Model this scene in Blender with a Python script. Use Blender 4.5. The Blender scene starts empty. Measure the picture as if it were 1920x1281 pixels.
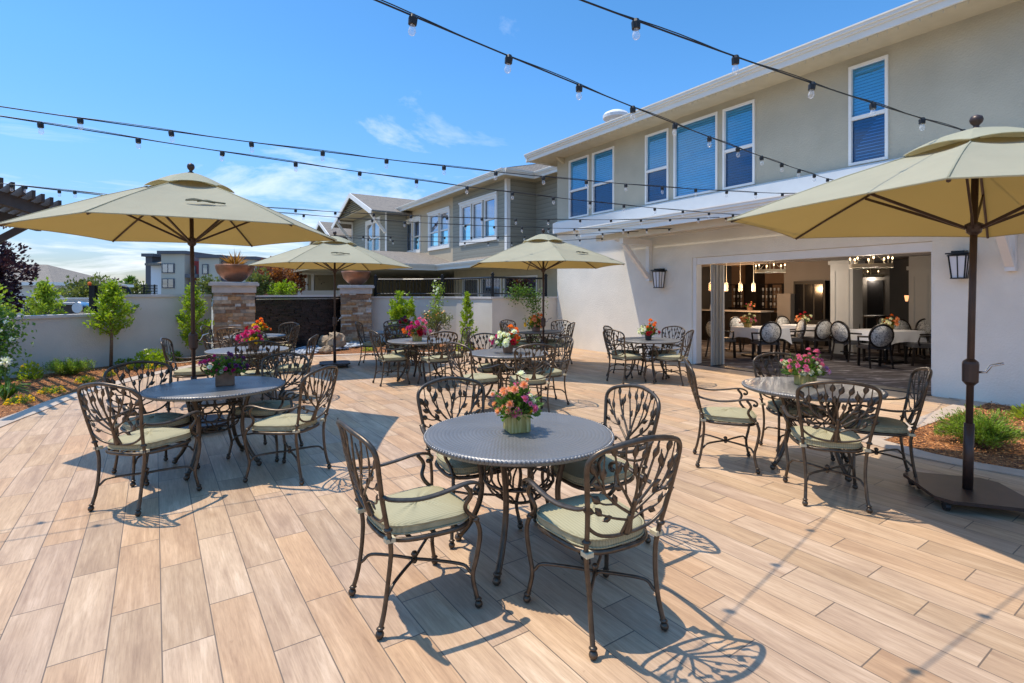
import bpy, math, random
from mathutils import Vector, Matrix
random.seed(7)
PI = math.pi
sc = bpy.context.scene
COL = sc.collection
F = 975.0; HZ = 552.0; CAMZ = 1.6
# ---------------------------------------------------------------- frames
TH = math.radians(33.3)
AX = Vector((-math.sin(TH), math.cos(TH), 0)); BX = Vector((math.cos(TH), math.sin(TH), 0))
def W(s, t, z=0.0): return Vector((AX.x*s+BX.x*t, AX.y*s+BX.y*t, z))
def su(u, t):
    k = (u-960)/F; Y = t/(BX.x*k+BX.y); return AX.x*k*Y+AX.y*Y
def G(u, v, z=0.0):
    Y = (CAMZ-z)*F/(v-HZ); return Vector(((u-960)/F*Y, Y, z))
T0 = 10.02
SUN = Vector((-.965*.37, .26*.37, .929)).normalized()
# ---------------------------------------------------------------- materials
M = {}
def newmat(name):
    m = bpy.data.materials.new(name); m.use_nodes = True
    nt = m.node_tree; b = nt.nodes['Principled BSDF']; M[name] = m
    return m, nt, b
def N(nt, typ, **kw):
    n = nt.nodes.new(typ)
    for k, v in kw.items():
        if k.startswith('i_'): n.inputs[k[2:].replace('_', ' ')].default_value = v
        else: setattr(n, k, v)
    return n
def L(nt, a, b): nt.links.new(a, b)
def ramp(nt, src, stops):
    r = nt.nodes.new('ShaderNodeValToRGB'); e = r.color_ramp.elements
    while len(e) < len(stops): e.new(.5)
    for i, (p, c) in enumerate(stops):
        e[i].position = p; e[i].color = (c[0], c[1], c[2], 1)
    L(nt, src, r.inputs[0]); return r
def mth(nt, op, a, b=None, clamp=False):
    n = nt.nodes.new('ShaderNodeMath'); n.operation = op; n.use_clamp = clamp
    for i, x in enumerate((a, b)):
        if x is None: continue
        if isinstance(x, (int, float)): n.inputs[i].default_value = x
        else: L(nt, x, n.inputs[i])
    return n.outputs[0]
def mixc(nt, fac, a, b, blend='MIX'):
    n = nt.nodes.new('ShaderNodeMix'); n.data_type = 'RGBA'; n.blend_type = blend
    for i, x in ((0, fac), (6, a), (7, b)):
        if isinstance(x, (int, float)): n.inputs[i].default_value = x
        elif isinstance(x, tuple): n.inputs[i].default_value = (x[0], x[1], x[2], 1)
        else: L(nt, x, n.inputs[i])
    return n.outputs[2]
def bump(nt, b, h, strength=.3, dist=.01):
    n = nt.nodes.new('ShaderNodeBump'); n.inputs['Strength'].default_value = strength
    n.inputs['Distance'].default_value = dist; L(nt, h, n.inputs['Height']); L(nt, n.outputs[0], b.inputs['Normal'])
def simple(name, col, rough=.6, metal=0, var=.12, scale=6, bs=0, bscale=60, spec=None, island=0, bdist=.004):
    m, nt, b = newmat(name)
    b.inputs['Roughness'].default_value = rough; b.inputs['Metallic'].default_value = metal
    if spec is not None: b.inputs['Specular IOR Level'].default_value = spec
    tc = N(nt, 'ShaderNodeTexCoord'); no = N(nt, 'ShaderNodeTexNoise'); no.inputs['Scale'].default_value = scale
    no.inputs['Detail'].default_value = 6
    L(nt, tc.outputs['Object'], no.inputs['Vector'])
    lo = tuple(c*(1-var) for c in col); hi = tuple(min(1, c*(1+var)) for c in col)
    r = ramp(nt, no.outputs[0], [(.3, lo), (.7, hi)]); out = r.outputs[0]
    if island:
        g = N(nt, 'ShaderNodeNewGeometry')
        r2 = ramp(nt, g.outputs['Random Per Island'], [(0, (1-island,)*3), (1, (1+island,)*3)])
        out = mixc(nt, 1.0, out, r2.outputs[0], 'MULTIPLY')
    L(nt, out, b.inputs['Base Color'])
    if bs:
        n2 = N(nt, 'ShaderNodeTexNoise'); n2.inputs['Scale'].default_value = bscale; n2.inputs['Detail'].default_value = 5
        L(nt, tc.outputs['Object'], n2.inputs['Vector']); bump(nt, b, n2.outputs[0], bs, bdist)
    return m
simple('bronze', (.098, .076, .056), .38, .7, .3, 25, .12, 120)
simple('dark_bronze', (.060, .036, .028), .42, .3, .2, 8, .05, 80)
simple('stucco_upper', (.44, .405, .315), .9, 0, .08, 1.5, .9, 38, bdist=.008)
simple('wing_tan', (.52, .43, .30), .9, 0, .05, 1.2, .3, 45)
simple('stucco_lower', (.80, .755, .655), .9, 0, .07, 1.3, .9, 38, bdist=.008)
simple('stucco_garden', (.62, .58, .51), .9, 0, .10, 1.3, .8, 38, bdist=.008)
simple('wall_cap', (.58, .55, .52), .8, 0, .08, 3, .2, 50)
simple('white_trim', (.78, .77, .74), .5, 0, .03, 4)
simple('cream_trim', (.66, .62, .54), .5, 0, .04, 4)
simple('gutter_cream', (.74, .71, .64), .45, 0, .03, 3)
simple('soffit_tan', (.47, .40, .27), .8, 0, .06, 4)
simple('concrete', (.43, .345, .27), .85, 0, .12, 5, .3, 70)
simple('black_metal', (.012, .013, .015), .4, .4, .2, 10)
simple('socket_black', (.008, .008, .009), .5, 0, .1, 10)
simple('ground_far', (.20, .19, .15), .95, 0, .3, .3)
simple('bark', (.20, .13, .08), .9, 0, .3, 30, .5, 60)
simple('copper', (.30, .135, .075), .42, .55, .35, 4, .1, 30)
simple('charcoal', (.03, .028, .03), .5, 0, .2, 8)
simple('dark_wood', (.018, .013, .011), .42, 0, .3, 8)
simple('seat_leather', (.07, .07, .075), .45, 0, .15, 8)
simple('strap_olive', (.16, .15, .09), .8)
simple('linen_tan', (.55, .47, .30), .8)
simple('linen', (.93, .94, .97), .8, 0, .03, 8, .1, 90)
simple('interior_wall', (.26, .235, .215), .8, 0, .03, 3)
simple('interior_dark', (.085, .08, .078), .8, 0, .05, 3)
simple('interior_warm', (.24, .15, .095), .8, 0, .08, 3)
simple('ceiling_paint', (.19, .17, .16), .9, 0, .03, 3)
simple('column_white', (.52, .51, .49), .5, 0, .03, 3)
simple('ring_cream', (.75, .68, .52), .5, 0, .04, 8)
simple('terracotta', (.30, .15, .10), .7, 0, .25, 14, .2, 60)
simple('apt_tan', (.50, .46, .38), .9, 0, .05, .3)
simple('apt_white', (.74, .75, .77), .9, 0, .05, .3)
simple('apt_grey', (.11, .11, .125), .8, 0, .08, .3)
simple('apt_red', (.34, .05, .045), .8, 0, .1, .3)
simple('siding_base', (.20, .21, .185), .8)
simple('pergola_brown', (.06, .045, .038), .7, 0, .2, 6)
simple('boulder', (.34, .25, .16), .9, 0, .35, 5, .6, 12, bdist=.03)
simple('pebble', (.30, .33, .37), .6, 0, .25, 5, island=.5)
simple('red_paint', (.35, .02, .02), .4)
simple('blind_white', (.62, .68, .72), .7, 0, .04, 5)
simple('black_gloss', (.006, .006, .008), .12)
simple('soil', (.05, .035, .025), .95, 0, .3, 30)
simple('stone_trim', (.50, .45, .41), .85, 0, .08, 6, .3, 40)
simple('steel', (.6, .6, .6), .25, 1)
simple('paper_white', (.75, .74, .72), .7)
# leaves with translucency
def leafmat(name, col, tr=.35, var=.3, rough=.5):
    m, nt, b = newmat(name)
    g = N(nt, 'ShaderNodeNewGeometry')
    lo = tuple(c*(1-var) for c in col); hi = tuple(c*(1+var) for c in col)
    r = ramp(nt, g.outputs['Random Per Island'], [(0, lo), (1, hi)])
    L(nt, r.outputs[0], b.inputs['Base Color']); b.inputs['Roughness'].default_value = rough
    t = N(nt, 'ShaderNodeBsdfTranslucent'); mx = N(nt, 'ShaderNodeMixShader'); mx.inputs[0].default_value = tr
    cc = mixc(nt, 1.0, r.outputs[0], (1.4, 1.5, .6), 'MULTIPLY'); L(nt, cc, t.inputs[0])
    out = nt.nodes['Material Output']
    L(nt, b.outputs[0], mx.inputs[1]); L(nt, t.outputs[0], mx.inputs[2]); L(nt, mx.outputs[0], out.inputs[0])
    return m
leafmat('leaf_bright', (.27, .37, .025)); leafmat('leaf_mid', (.10, .19, .03)); leafmat('leaf_dark', (.04, .085, .022))
leafmat('leaf_lime', (.30, .38, .04)); leafmat('leaf_plum', (.055, .018, .035), .2); leafmat('leaf_red', (.28, .10, .04), .3, .5)
leafmat('leaf_olive', (.15, .17, .06)); leafmat('leaf_spike', (.42, .19, .04), .3, .5)
leafmat('juniper', (.23, .33, .05), .35, .6)
for nm, c in dict(pet_pink=(.75, .20, .42), pet_magenta=(.62, .04, .26), pet_white=(.85, .84, .78), pet_orange=(.85, .22, .03), pet_yellow=(.85, .58, .03),
                  pet_lilac=(.52, .30, .62), pet_red=(.45, .01, .03), pet_peach=(.85, .42, .25), pet_purple=(.16, .04, .18)).items():
    leafmat(nm, c, .25, .15)
# canopy cloth
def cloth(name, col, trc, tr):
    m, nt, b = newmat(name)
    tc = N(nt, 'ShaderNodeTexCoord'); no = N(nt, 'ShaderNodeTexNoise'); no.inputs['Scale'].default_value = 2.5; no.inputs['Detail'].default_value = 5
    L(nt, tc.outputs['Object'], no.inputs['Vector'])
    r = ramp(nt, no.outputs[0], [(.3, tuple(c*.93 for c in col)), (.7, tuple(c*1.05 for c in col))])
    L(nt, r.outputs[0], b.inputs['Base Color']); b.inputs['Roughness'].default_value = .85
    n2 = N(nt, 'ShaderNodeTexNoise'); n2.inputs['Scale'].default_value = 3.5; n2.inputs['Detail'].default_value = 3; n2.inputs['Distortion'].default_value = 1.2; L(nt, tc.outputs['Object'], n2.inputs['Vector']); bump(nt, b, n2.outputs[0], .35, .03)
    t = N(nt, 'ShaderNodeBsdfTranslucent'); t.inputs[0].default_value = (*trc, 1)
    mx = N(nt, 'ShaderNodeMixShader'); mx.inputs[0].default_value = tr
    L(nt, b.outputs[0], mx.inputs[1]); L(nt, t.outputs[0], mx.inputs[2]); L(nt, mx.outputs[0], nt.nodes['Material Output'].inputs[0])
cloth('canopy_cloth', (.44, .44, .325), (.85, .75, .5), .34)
cloth('canopy_underglow', (.30, .235, .11), (.84, .62, .25), .42)  # underside of the same cloth, gold painted in for sunlight shining through
def cushion_mat():
    m, nt, b = newmat('cushion_fabric')
    tc = N(nt, 'ShaderNodeTexCoord'); w = N(nt, 'ShaderNodeTexWave'); w.inputs['Scale'].default_value = 22; w.bands_direction = 'X'
    w.inputs['Distortion'].default_value = .6
    L(nt, tc.outputs['Object'], w.inputs['Vector'])
    r = ramp(nt, w.outputs[0], [(0, (.315, .285, .17)), (1, (.385, .35, .215))]); L(nt, r.outputs[0], b.inputs['Base Color'])
    b.inputs['Roughness'].default_value = .9; bump(nt, b, w.outputs[0], .3, .004)
cushion_mat()
def hammered():
    m, nt, b = newmat('hammered_top')
    b.inputs['Base Color'].default_value = (.20, .195, .19, 1); b.inputs['Metallic'].default_value = .35; b.inputs['Roughness'].default_value = .36
    tc = N(nt, 'ShaderNodeTexCoord'); sp = N(nt, 'ShaderNodeSeparateXYZ'); L(nt, tc.outputs['Object'], sp.inputs[0])
    x, y = sp.outputs[0], sp.outputs[1]
    r = mth(nt, 'SQRT', mth(nt, 'ADD', mth(nt, 'MULTIPLY', x, x), mth(nt, 'MULTIPLY', y, y)))
    ring = mth(nt, 'FLOOR', mth(nt, 'MULTIPLY', r, 42)); th = mth(nt, 'ARCTAN2', y, x)
    cnt = mth(nt, 'ROUND', mth(nt, 'MULTIPLY', ring, 3.6))
    a = mth(nt, 'ADD', mth(nt, 'MULTIPLY', th, cnt), mth(nt, 'MULTIPLY', ring, 1.9))
    h = mth(nt, 'MULTIPLY', mth(nt, 'ABSOLUTE', mth(nt, 'SINE', mth(nt, 'MULTIPLY', r, 42*PI))), mth(nt, 'ABSOLUTE', mth(nt, 'COSINE', a)))
    h = mth(nt, 'MULTIPLY', h, mth(nt, 'GREATER_THAN', r, .10))
    bump(nt, b, h, .55, .0035)
    no = N(nt, 'ShaderNodeTexNoise'); no.inputs['Scale'].default_value = 5; L(nt, tc.outputs['Object'], no.inputs['Vector'])
    rr = ramp(nt, no.outputs[0], [(.3, (.28,)*3), (.7, (.42,)*3)]); L(nt, rr.outputs[0], b.inputs['Roughness'])
hammered()
def floor_mat():
    m, nt, b = newmat('wood_tile')
    tc = N(nt, 'ShaderNodeTexCoord'); mp = N(nt, 'ShaderNodeMapping'); mp.vector_type = 'TEXTURE'
    mp.inputs['Rotation'].default_value = (0, 0, math.radians(34.5+90))
    L(nt, tc.outputs['Object'], mp.inputs[0]); sp = N(nt, 'ShaderNodeSeparateXYZ'); L(nt, mp.outputs[0], sp.inputs[0])
    x, y = sp.outputs[0], sp.outputs[1]     # x along planks, y across
    LEN, WD = .855, .206
    yr = mth(nt, 'DIVIDE', mth(nt, 'ADD', y, .03), WD); row = mth(nt, 'FLOOR', yr); fy = mth(nt, 'FRACT', yr)
    wn0 = N(nt, 'ShaderNodeTexWhiteNoise', noise_dimensions='1D'); L(nt, mth(nt, 'FLOOR', mth(nt, 'DIVIDE', row, 3)), wn0.inputs['W'])
    xr = mth(nt, 'ADD', mth(nt, 'DIVIDE', x, LEN), mth(nt, 'ADD', mth(nt, 'MULTIPLY', row, .334), mth(nt, 'MULTIPLY', wn0.outputs[0], .34)))
    cell = mth(nt, 'FLOOR', xr); fx = mth(nt, 'FRACT', xr)
    cb = N(nt, 'ShaderNodeCombineXYZ'); L(nt, cell, cb.inputs[0]); L(nt, row, cb.inputs[1])
    wn = N(nt, 'ShaderNodeTexWhiteNoise', noise_dimensions='3D'); L(nt, cb.outputs[0], wn.inputs['Vector'])
    rs = N(nt, 'ShaderNodeSeparateColor'); L(nt, wn.outputs['Color'], rs.inputs[0])
    # grain : stretched noise with per plank offset
    off = N(nt, 'ShaderNodeCombineXYZ'); L(nt, mth(nt, 'MULTIPLY', rs.outputs[0], 30), off.inputs[0]); L(nt, mth(nt, 'MULTIPLY', rs.outputs[1], 30), off.inputs[1])
    cx = N(nt, 'ShaderNodeCombineXYZ'); L(nt, mth(nt, 'MULTIPLY', x, 1.1), cx.inputs[0]); L(nt, mth(nt, 'MULTIPLY', y, 9), cx.inputs[1])
    va = N(nt, 'ShaderNodeVectorMath', operation='ADD'); L(nt, cx.outputs[0], va.inputs[0]); L(nt, off.outputs[0], va.inputs[1])
    n1 = N(nt, 'ShaderNodeTexNoise'); n1.inputs['Scale'].default_value = 1.3; n1.inputs['Detail'].default_value = 4; n1.inputs['Distortion'].default_value = .9
    L(nt, va.outputs[0], n1.inputs['Vector'])
    cx2 = N(nt, 'ShaderNodeCombineXYZ'); L(nt, mth(nt, 'MULTIPLY', x, 2.2), cx2.inputs[0]); L(nt, mth(nt, 'MULTIPLY', y, 62), cx2.inputs[1])
    va2 = N(nt, 'ShaderNodeVectorMath', operation='ADD'); L(nt, cx2.outputs[0], va2.inputs[0]); L(nt, off.outputs[0], va2.inputs[1])
    n2 = N(nt, 'ShaderNodeTexNoise'); n2.inputs['Scale'].default_value = 1.9; n2.inputs['Detail'].default_value = 9; n2.inputs['Roughness'].default_value = .68; n2.inputs['Distortion'].default_value = .8
    L(nt, va2.outputs[0], n2.inputs['Vector'])
    base = ramp(nt, rs.outputs[2], [(0, (.40, .275, .175)), (.2, (.49, .335, .20)), (.4, (.44, .305, .205)), (.6, (.54, .385, .25)), (.8, (.47, .305, .18)), (1, (.51, .325, .185))])
    streak = ramp(nt, n1.outputs[0], [(.3, (.80, .77, .77)), (.46, (.98, .97, .97)), (.56, (1.03, 1.03, 1.03)), (.66, (1.17, 1.20, 1.24))])
    fine = ramp(nt, n2.outputs[0], [(.3, (.82, .80, .78)), (.55, (1.02,)*3), (.7, (1.08,)*3)])
    c = mixc(nt, 1.0, base.outputs[0], streak.outputs[0], 'MULTIPLY'); c = mixc(nt, 1.0, c, fine.outputs[0], 'MULTIPLY')
    # knots
    kn = N(nt, 'ShaderNodeTexVoronoi'); kn.inputs['Scale'].default_value = 1.5
    kc = N(nt, 'ShaderNodeCombineXYZ'); L(nt, mth(nt, 'MULTIPLY', x, 1.0), kc.inputs[0]); L(nt, mth(nt, 'MULTIPLY', y, 2.2), kc.inputs[1])
    kv = N(nt, 'ShaderNodeVectorMath', operation='ADD'); L(nt, kc.outputs[0], kv.inputs[0]); L(nt, off.outputs[0], kv.inputs[1]); L(nt, kv.outputs[0], kn.inputs['Vector'])
    kr = ramp(nt, kn.outputs['Distance'], [(0, (.72, .66, .62)), (.06, (.86, .83, .8)), (.16, (1, 1, 1))])
    c = mixc(nt, .8, c, kr.outputs[0], 'MULTIPLY')
    # large dust variation
    n3 = N(nt, 'ShaderNodeTexNoise'); n3.inputs['Scale'].default_value = .6; n3.inputs['Detail'].default_value = 5; L(nt, tc.outputs['Object'], n3.inputs['Vector'])
    d = ramp(nt, n3.outputs[0], [(.35, (.90, .90, .92)), (.65, (1.06, 1.05, 1.03))]); c = mixc(nt, 1.0, c, d.outputs[0], 'MULTIPLY')
    n4 = N(nt, 'ShaderNodeTexNoise'); n4.inputs['Scale'].default_value = 7; n4.inputs['Detail'].default_value = 8; n4.inputs['Roughness'].default_value = .7; L(nt, va.outputs[0], n4.inputs['Vector'])
    d4 = ramp(nt, n4.outputs[0], [(.36, (.86, .84, .83)), (.5, (1, 1, 1)), (.66, (1.10, 1.10, 1.10))]); c = mixc(nt, .8, c, d4.outputs[0], 'MULTIPLY')
    n5 = N(nt, 'ShaderNodeTexNoise'); n5.inputs['Scale'].default_value = 22; n5.inputs['Detail'].default_value = 3; L(nt, tc.outputs['Object'], n5.inputs['Vector'])
    d5 = ramp(nt, n5.outputs[0], [(.70, (1, 1, 1)), (.78, (.72, .68, .64))]); c = mixc(nt, .7, c, d5.outputs[0], 'MULTIPLY')
    # grout
    gy = mth(nt, 'MAXIMUM', mth(nt, 'LESS_THAN', fy, .026), mth(nt, 'LESS_THAN', fx, .0075))
    c = mixc(nt, gy, c, (.15, .11, .08)); L(nt, c, b.inputs['Base Color'])
    b.inputs['Roughness'].default_value = .55; b.inputs['Specular IOR Level'].default_value = .35
    h = mth(nt, 'SUBTRACT', mth(nt, 'MULTIPLY', n2.outputs[0], .15), gy); bump(nt, b, h, .35, .003)
floor_mat()
def mulch_mat():
    m, nt, b = newmat('mulch')
    tc = N(nt, 'ShaderNodeTexCoord'); v = N(nt, 'ShaderNodeTexVoronoi'); v.inputs['Scale'].default_value = 34
    no = N(nt, 'ShaderNodeTexNoise'); no.inputs['Scale'].default_value = 10; no.inputs['Detail'].default_value = 4
    L(nt, tc.outputs['Object'], no.inputs['Vector']); mv = mixc(nt, .25, tc.outputs['Object'], no.outputs['Color']); L(nt, mv, v.inputs['Vector'])
    r = ramp(nt, v.outputs['Distance'], [(0, (.60, .27, .085)), (.35, (.40, .155, .045)), (.7, (.07, .025, .01))])
    L(nt, r.outputs[0], b.inputs['Base Color']); b.inputs['Roughness'].default_value = .95; bump(nt, b, v.outputs['Distance'], .8, .02)
mulch_mat(); leafmat('mulch_chip', (.50, .225, .08), 0, .78, .9)
def siding():
    m, nt, b = newmat('lap_siding')
    tc = N(nt, 'ShaderNodeTexCoord'); sp = N(nt, 'ShaderNodeSeparateXYZ'); L(nt, tc.outputs['Object'], sp.inputs[0])
    f = mth(nt, 'FRACT', mth(nt, 'DIVIDE', sp.outputs[2], .16))
    r = ramp(nt, f, [(0, (.08, .08, .075)), (.08, (.27, .265, .22)), (1, (.31, .305, .255))]); L(nt, r.outputs[0], b.inputs['Base Color'])
    b.inputs['Roughness'].default_value = .8; bump(nt, b, f, .6, .02)
siding()
def shingles():
    m, nt, b = newmat('shingle')
    tc = N(nt, 'ShaderNodeTexCoord'); br = N(nt, 'ShaderNodeTexBrick'); br.inputs['Scale'].default_value = 4.0
    br.inputs['Color1'].default_value = (.30, .26, .21, 1); br.inputs['Color2'].default_value = (.20, .175, .15, 1); br.inputs['Mortar'].default_value = (.10, .09, .08, 1)
    br.inputs['Mortar Size'].default_value = .03
    mp = N(nt, 'ShaderNodeMapping'); mp.inputs['Rotation'].default_value = (0, 0, -TH); L(nt, tc.outputs['Object'], mp.inputs[0]); L(nt, mp.outputs[0], br.inputs[0])
    L(nt, br.outputs[0], b.inputs['Base Color']); b.inputs['Roughness'].default_value = .95
shingles()
def stonemat(name, cols, rough, bs=.5, spec=.3):
    m, nt, b = newmat(name)
    g = N(nt, 'ShaderNodeNewGeometry'); n = len(cols)
    r = ramp(nt, g.outputs['Random Per Island'], [((i+.5)/n, c) for i, c in enumerate(cols)]); r.color_ramp.interpolation = 'CONSTANT'
    for i, e in enumerate(r.color_ramp.elements): e.position = i/n
    tc = N(nt, 'ShaderNodeTexCoord'); no = N(nt, 'ShaderNodeTexNoise'); no.inputs['Scale'].default_value = 14; no.inputs['Detail'].default_value = 6
    L(nt, tc.outputs['Object'], no.inputs['Vector']); d = ramp(nt, no.outputs[0], [(.3, (.7, .7, .7)), (.7, (1.2, 1.2, 1.2))])
    L(nt, mixc(nt, 1.0, r.outputs[0], d.outputs[0], 'MULTIPLY'), b.inputs['Base Color'])
    b.inputs['Roughness'].default_value = rough; b.inputs['Specular IOR Level'].default_value = spec; bump(nt, b, no.outputs[0], bs, .02)
stonemat('ledgestone', [(.36, .20, .11), (.48, .36, .25), (.26, .15, .09), (.42, .30, .20), (.55, .50, .44), (.33, .22, .14), (.44, .25, .12), (.30, .24, .19)], .85)
stonemat('wet_slate', [(.020, .014, .013), (.032, .02, .02), (.012, .010, .012), (.045, .028, .026)], .3, .6, .5)
def carpet():
    m, nt, b = newmat('carpet')
    tc = N(nt, 'ShaderNodeTexCoord'); mp = N(nt, 'ShaderNodeMapping'); mp.inputs['Rotation'].default_value = (0, 0, -TH); mp.inputs['Scale'].default_value = (1.0, 4.5, 1)
    L(nt, tc.outputs['Object'], mp.inputs[0]); no = N(nt, 'ShaderNodeTexNoise'); no.inputs['Scale'].default_value = 1.8; no.inputs['Detail'].default_value = 8; no.inputs['Distortion'].default_value = 1.2
    L(nt, mp.outputs[0], no.inputs['Vector']); r = ramp(nt, no.outputs[0], [(.40, (.05, .042, .046)), (.55, (.085, .075, .08)), (.64, (.33, .32, .34))])
    L(nt, r.outputs[0], b.inputs['Base Color']); b.inputs['Roughness'].default_value = .9
carpet()
def floral():
    m, nt, b = newmat('floral_fabric')
    tc = N(nt, 'ShaderNodeTexCoord'); no = N(nt, 'ShaderNodeTexNoise'); no.inputs['Scale'].default_value = 13; no.inputs['Detail'].default_value = 2; no.inputs['Distortion'].default_value = 1.6
    L(nt, tc.outputs['Object'], no.inputs['Vector']); r = ramp(nt, no.outputs[0], [(.47, (.80, .79, .76)), (.50, (.16, .16, .17)), (.535, (.18, .18, .19)), (.56, (.78, .77, .74))])
    L(nt, r.outputs[0], b.inputs['Base Color']); b.inputs['Roughness'].default_value = .9
floral()
def planter_mat():
    m, nt, b = newmat('planter_wood')
    tc = N(nt, 'ShaderNodeTexCoord'); mp = N(nt, 'ShaderNodeMapping'); mp.inputs['Scale'].default_value = (40, 40, 3); L(nt, tc.outputs['Object'], mp.inputs[0])
    no = N(nt, 'ShaderNodeTexNoise'); no.inputs['Scale'].default_value = 2; no.inputs['Detail'].default_value = 4; L(nt, mp.outputs[0], no.inputs['Vector'])
    r = ramp(nt, no.outputs[0], [(.3, (.24, .17, .04)), (.5, (.46, .37, .11)), (.7, (.60, .52, .24))]); L(nt, r.outputs[0], b.inputs['Base Color']); bump(nt, b, no.outputs[0], .5, .004)
    b.inputs['Roughness'].default_value = .7
planter_mat()
simple('planter_brown', (.22, .115, .065), .7, 0, .3, 18, .3, 50)
def glass(name, tint, refl, rough=.02):
    m, nt, b = newmat(name)
    g = N(nt, 'ShaderNodeBsdfGlossy'); g.inputs['Roughness'].default_value = rough; g.inputs[0].default_value = (.82, .9, 1, 1)
    t = N(nt, 'ShaderNodeBsdfTransparent'); t.inputs[0].default_value = (*tint, 1)
    fr = N(nt, 'ShaderNodeLayerWeight'); fr.inputs[0].default_value = .5
    f = mth(nt, 'ADD', mth(nt, 'MULTIPLY', mth(nt, 'POWER', fr.outputs['Facing'], 4), .9), refl*.55, True)
    mx = N(nt, 'ShaderNodeMixShader'); L(nt, f, mx.inputs[0]); L(nt, t.outputs[0], mx.inputs[1]); L(nt, g.outputs[0], mx.inputs[2])
    L(nt, mx.outputs[0], nt.nodes['Material Output'].inputs[0])
glass('window_glass', (.50, .80, .93), .16); glass('window_screen', (.27, .50, .66), .12); glass('window_mirror', (.2, .3, .45), .55)
def bulbglass():
    m, nt, b = newmat('clear_glass'); b.inputs['Base Color'].default_value = (.9, .92, .95, 1); b.inputs['Roughness'].default_value = .1
    t = N(nt, 'ShaderNodeBsdfTransparent'); lw = N(nt, 'ShaderNodeLayerWeight'); lw.inputs[0].default_value = .35
    mx = N(nt, 'ShaderNodeMixShader'); L(nt, mth(nt, 'ADD', mth(nt, 'MULTIPLY', lw.outputs['Facing'], .5), .14), mx.inputs[0]); L(nt, t.outputs[0], mx.inputs[1]); L(nt, b.outputs[0], mx.inputs[2]); L(nt, mx.outputs[0], nt.nodes['Material Output'].inputs[0])
bulbglass()
def emit(name, col, st):
    m, nt, b = newmat(name); b.inputs['Emission Color'].default_value = (*col, 1); b.inputs['Emission Strength'].default_value = st
    b.inputs['Base Color'].default_value = (*col, 1)
emit('flame_bulb', (1, .66, .34), 6); emit('pendant_glow', (1, .46, .15), 1.8); emit('downlight', (1, .75, .45), 6)
emit('wall_glow_lamp', (1, .45, .2), 1.2)
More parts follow.
